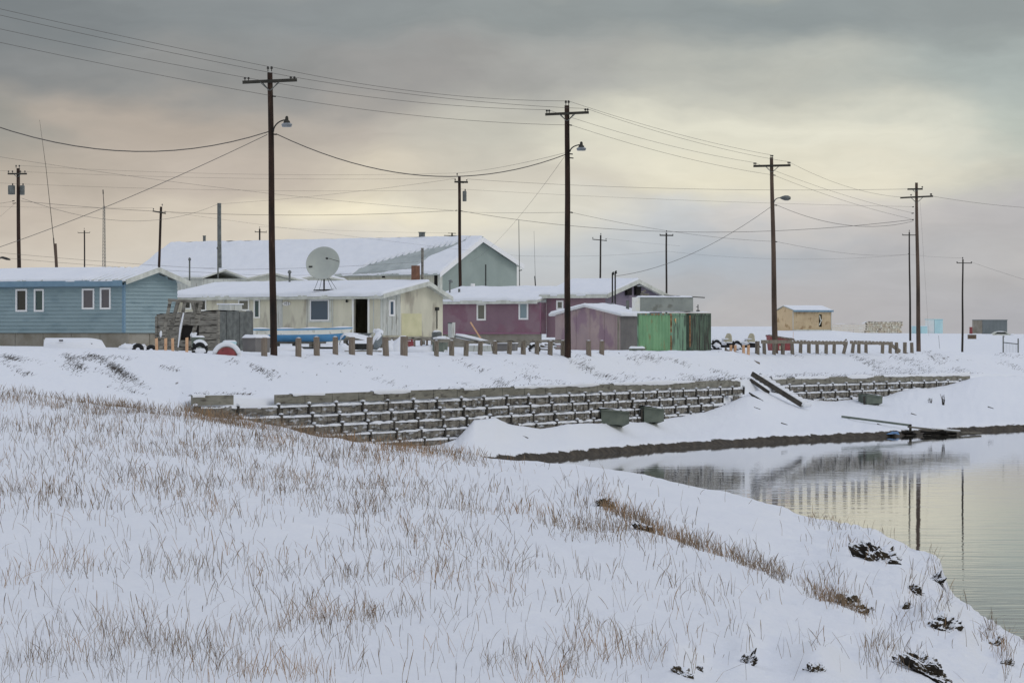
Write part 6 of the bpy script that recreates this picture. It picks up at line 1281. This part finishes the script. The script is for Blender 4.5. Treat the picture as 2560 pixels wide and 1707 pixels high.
# red bin behind the fence
f = Fr(1960, 42.5, 3.98, 0); f = Fr(1925, 42.5, ground_z(1925, 42.5), 8); r = f.root('rubbish_bin', 'red steel rubbish bin with sloping top behind the plank fence, at the flat-lamp pole', 'bin'); L = f.y(1984, 860)[0]; h0 = f.y(1925, 838)[2]; h1 = f.y(1984, 848)[2]
m = MB(); m.hexa([(.1,0,0),(L-.05,0,0),(L-.05,1.1,0),(.1,1.1,0),(0,-.05,h0),(L,-.05,h1),(L,1.15,h1),(0,1.15,h0)]); m.build('body', M['red'], r); m = MB(); m.beam((-.02,-.07,h0-.02), (L+.03,-.07,h1-.02), .05, .10); m.beam((-.02,1.16,h0-.02), (L+.03,1.16,h1-.02), .05, .10); m.build_each('rim', M['woodv'], r)
X, Y = np.meshgrid(np.linspace(0, L, 16), np.linspace(0, 1.1, 8)); MB().grid(np.stack([X, Y, np.interp(X, [0,L], [h0,h1])+.02+.05*fbm(X*3,Y*3,2)], -1)).build('snow_cover', M['snow'], r, smooth=True)
m = MB(); m.box(.55, .75, -.02, 0, .05, .45); m.build('faded_panel', M['beige'], r)
a = P(1983, 862, 40); a.z = ground_z(1983, 40); r = empty('marker_rod', a, 0, 'thin orange marker rod standing in snow below the tan shed corner', 'rod'); MB().tube((0,0,-.2), (0,0,P(1983,829,40).z-a.z), .012, n=5).build('rod', M['orange'], r)
# snowed-in car far right
c = P(2502, 841, 15.2); g = ground_z(2502, 15.2); c.z = g-.42; r = empty('parked_car', c, R(8), 'pale blue-grey car deep in snow before the slate container', 'car'); prof = [(-2.1,.1),(-2.15,.45),(-1.5,.62),(-.9,1.0),(.6,1.02),(1.3,.65),(2.1,.55),(2.15,.1)]
m = MB(); n = len(prof); m.v = [(x,-.8,z) for x, z in prof]+[(x,.8,z) for x, z in prof]; m.f = [tuple(range(n)), tuple(range(2*n-1, n-1, -1))]+[(i, i+n, (i+1) % n+n, (i+1) % n) for i in range(n)]; m.build('body', M['greytrim'], r)
m = MB(); m.poly([(-1.3,-.81,.62),(-.85,-.81,.93),(.5,-.81,.93),(1.05,-.81,.62)]); m.build('side_window', M['pane_dark'], r)
for x in (-1.3, 1.3):
    for y in (-.78, .78): m = MB(); m.lathe([(.3,-.08),(.3,.08)], (x,y,.12), 14, axis=(0,1,0)); m.build('wheel', M['tyre'], r)
m = MB(); m.blob((-1.9,-.2,.38), (.8,.9,.22), 3, .3, 1.5, seed=3); m.blob((1.8,-.2,.45), (.7,.9,.2), 3, .3, 1.5, seed=4); m.blob((-.1,0,1.0), (.8,.75,.1), 3, .3, 1.5, seed=5); m.build_each('snow_load', M['snow'], r)
# pipe gate at the right edge
s = 34; a = P(2508, 885, s); a.z = ground_z(2508, s); r = empty('pipe_gate', a, 0, 'slim grey pipe gate frame standing open near the right edge', 'gate'); Q = lambda x, y, d=0: P(x, y, s)-a+Vector((0, d, 0))
m = MB(); m.tube(Q(2508,890), Q(2508,839), .05); m.tube(Q(2542,892,-.8), Q(2542,846,-.8), .05); m.build_each('post', M['metal'], r); m = MB(); m.tube(Q(2508,856), Q(2542,860,-.8), .035); m.tube(Q(2508,841), Q(2512,841), .03); m.build_each('rail', M['metal'], r)
m = MB(); 
for k in range(10): m.tube(Q(2509+k*3.3,858,-.08*k), Q(2509+k*3.3,884,-.08*k), .006, n=4)
m.build('wire_mesh', M['metal'], r)
s = 30; a = P(2350, 878, s); a.z = ground_z(2350, s); r = empty('marker_rod', a, 0, 'thin pale marker rod in the snowfield below the teal shed', 'rod'); MB().tube((0,0,-.2), (-.12,0,1.1), .014, n=5).build('rod', M['metal'], r)

# ------------------------------------------------------------------ on the beach and bank
def beach_pt(px, py):
    n = profile(px); D = np.linspace(n[2][0], n[7][0], 400); Z = np.interp(D, [q[0] for q in n], [q[1] for q in n]); Y = HY+(EYE-Z)*F/D; i = int(np.argmin(abs(Y-py))); return Vector(((px-1280)/F*D[i], D[i], Z[i]))
def stairs():
    a = beach_pt(1879, 948)+Vector((0,-.1,.35)); b = beach_pt(2002, 1018)+Vector((0,-.1,.12)); r = empty('wooden_stairs', b, 0, 'broken wooden stairs running down the bank between the two timber walls', 'stairs'); T = a-b; off_ = Vector((.42,.35,.04))
    m = MB(); m.beam(T+Vector((0,-.08,.06)), (0,-.08,.02), .09, .24); m.build('stringer', M['stake'], r); m = MB(); m.beam(T+off_, off_*1.0+Vector((.1,0,-.05)), .06, .10); m.build('stringer', M['stake'], r)
    for k in range(11):
        c = T*(k/11)+Vector((0,0,-.06)); m = MB(); m.beam(c+Vector((0,0,.0)), c+off_*.94+Vector((0,0,.0)), .20, .04); t = m.build('tread', M['wood'], r); m = MB(); m.path([c+Vector((0,0,.02)), c+off_*.5+Vector((0,0,.05)), c+off_*1.2+Vector((0,0,.02))], [.10,.17,.12], 8); m.build('snow_cap', M['snow'], t, smooth=True)
    m = MB(); m.beam(beach_pt(1876,955)+Vector((0,0,.1))-b, beach_pt(1922,984)+Vector((0,0,.06))-b, .12, .14); m.build('fallen_timber', M['stake'], r)
stairs()
c = beach_pt(1885, 990)+Vector((0,0,.05)); r = empty('debris_bundle', c, 0, 'small dark clump of broken wood at the foot of the stairs', 'debris'); 
for i in range(5): m = MB(); m.beam((-.25+.05*i,0,.12-.06*i), (.25+.05*i,-.1,-.18-.03*i), .08, .06); m.build('stick', M['stake'], r)
def chute(px0, px1, yt, yb, s, lb, rz=0):
    q = beach_pt((px0+px1)/2, yb+2); s = F/(q.y-1.2); f = Fr(px0, s, EYE-(yb-HY)/s, rz); r = f.root('wooden_box', lb, 'box', 'grey-green boxes at the timber wall'); L = f.y(px1, yb)[0]; H = (yb-yt)/s
    m = MB(); m.hexa([(0,0,-.06),(L,0,-.0),(L,1.7,-.2),(0,1.7,-.2),(0,-.03,H),(L,-.03,H-.12),(L,1.7,H-.12),(0,1.7,H)]); m.build('body', M['ggreen'], r)
    m = MB(); m.beam((0,-.05,H-.03), (L,-.05,H-.15), .05, .07); m.build('lip', M['ggreen'], r)
    X, Y = np.meshgrid(np.linspace(0,L,16), np.linspace(-.04,1.7,9)); MB().grid(np.stack([X, Y, H-.12*X/L+.05+.04*fbm(X*3+px0,Y*3,2)], -1)).build('snow_cover', M['snow'], r, smooth=True)
    m = MB(); m.beam((-.08,.1,-.3), (-.12,.0,H-.12), .09, .08); m.build('prop', M['stake'], r)
chute(1503, 1573, 1022, 1059, 60, 'long grey-green box jutting from the timber wall, leftmost of the three', 10); chute(1610, 1660, 1016, 1053, 57, 'dark green box at the timber wall foot, right of the long box', 14); chute(2166, 2206, 985, 1008, 49, 'short green box below the second timber wall', 10)
def drift():
    s = 50.5; a = beach_pt(2105, 1046)+Vector((0,0,.1)); r = empty('driftwood_plank', a, 0, 'long slim plank propped over the beach towards the water', 'plank'); MB().beam((0,0,0), P(2276,1063,50.2)-a, .09, .10).build('plank', M['ggreen'], r)
    m = MB(); m.beam(P(2276,1060,50.2)-a, P(2276,1080,50.2)-a, .12, .1); m.build('support', M['stake'], r)
    a = P(2272, 1067, 50.2); r = empty('driftwood_plank', a, 0, 'bleached plank reaching out over the water edge on the right', 'plank'); m = MB(); k = [(2272,1067),(2340,1074),(2400,1080),(2450,1082)]
    for p, q in zip(k, k[1:]): m.beam(P(*p,50.2)-a, P(*q,50.0)-a, .22, .08)
    m.build('plank', M['wood'], r); m = MB(); m.path([P(2330,1071,50.2)-a, P(2400,1077,50.1)-a], [.06,.05], 6); m.build('snow_strip', M['snow'], r)
    a = P(2300, 1082, 50.4); a.z = .02; r = empty('debris_bundle', a, 0, 'black tangle of wet debris under the beach planks', 'debris')
    for i in range(14): m = MB(); x = random.uniform(-1.4,1.0); m.beam((x,random.uniform(-.3,.4),random.uniform(.02,.18)), (x+random.uniform(.5,1.3),random.uniform(-.3,.4),random.uniform(.0,.22)), .12, .08); m.build('stick', M['dark'], r)
    a = P(2222, 1085, 50.8); a.z = .10; r = empty('tarpaulin', a, 0, 'crumpled blue tarpaulin on the muddy waterline left of the planks', 'tarpaulin'); X, Y = np.meshgrid(np.linspace(-.45,.5,14), np.linspace(-.5,.6,10)); MB().grid(np.stack([X, Y, .05+.09*Y+.06*fbm(X*4,Y*4,3)], -1)).build('sheet', M['tarp'], r)
    for px, py, lb in ((1892,1021,'short dark stick in the beach snow below the stairs'),(2200,1062,'flat dark driftwood piece just below the long propped plank'),(2476,1019,'small dark driftwood bit alone at the far right of the beach'),(1960,1060,'thin twig in the beach snow, middle of the beach'),(1310,1092,'little dark driftwood bit at the left end of the beach snow'),(2284,1036,'single short stick left of the dead shrub')):
        c = beach_pt(px, py); o = MB().beam((-.15,0,.03), (.18,.05,.0), .06, .05, w2=.03, h2=.03).build('driftwood_stick', M['stake'], None); o.location = c; o.rotation_euler = (0, R(12), 0); tag(o, lb, 'stick', 'sticks scattered on the beach')
    for px, py, h, lb in ((2358,1011,26,'small bare dead shrub on the right beach'),(2326,1006,12,'tiny bare twig clump left of the dead shrub')):
        c = beach_pt(px, py); r = empty('dead_shrub', c, 0, lb, 'shrub'); m = MB()
        for i in range(9): a_ = random.uniform(-.7,.7); l = h/47*random.uniform(.6,1.1); m.path([(a_*.1,0,-.05),(a_*.2,0,l*.5),(a_*.2+random.uniform(-.12,.12),random.uniform(-.1,.1),l)], [.018,.012,.006], 4)
        m.build('twigs', M['stake'], r)
    c = P(2464, 1245+60, 190)
drift()
print('things', len([o for o in bpy.data.objects if o.parent is None]), 'grass blades', nbl)
for o in bpy.data.objects:
    if o.get('label') and len(o['label'].split()) > 16: print('LONG', o.name, o['label'])
    if o.parent is None and not o.get('label') and o.get('kind') != 'structure': print('NOLABEL', o.name, o.type)
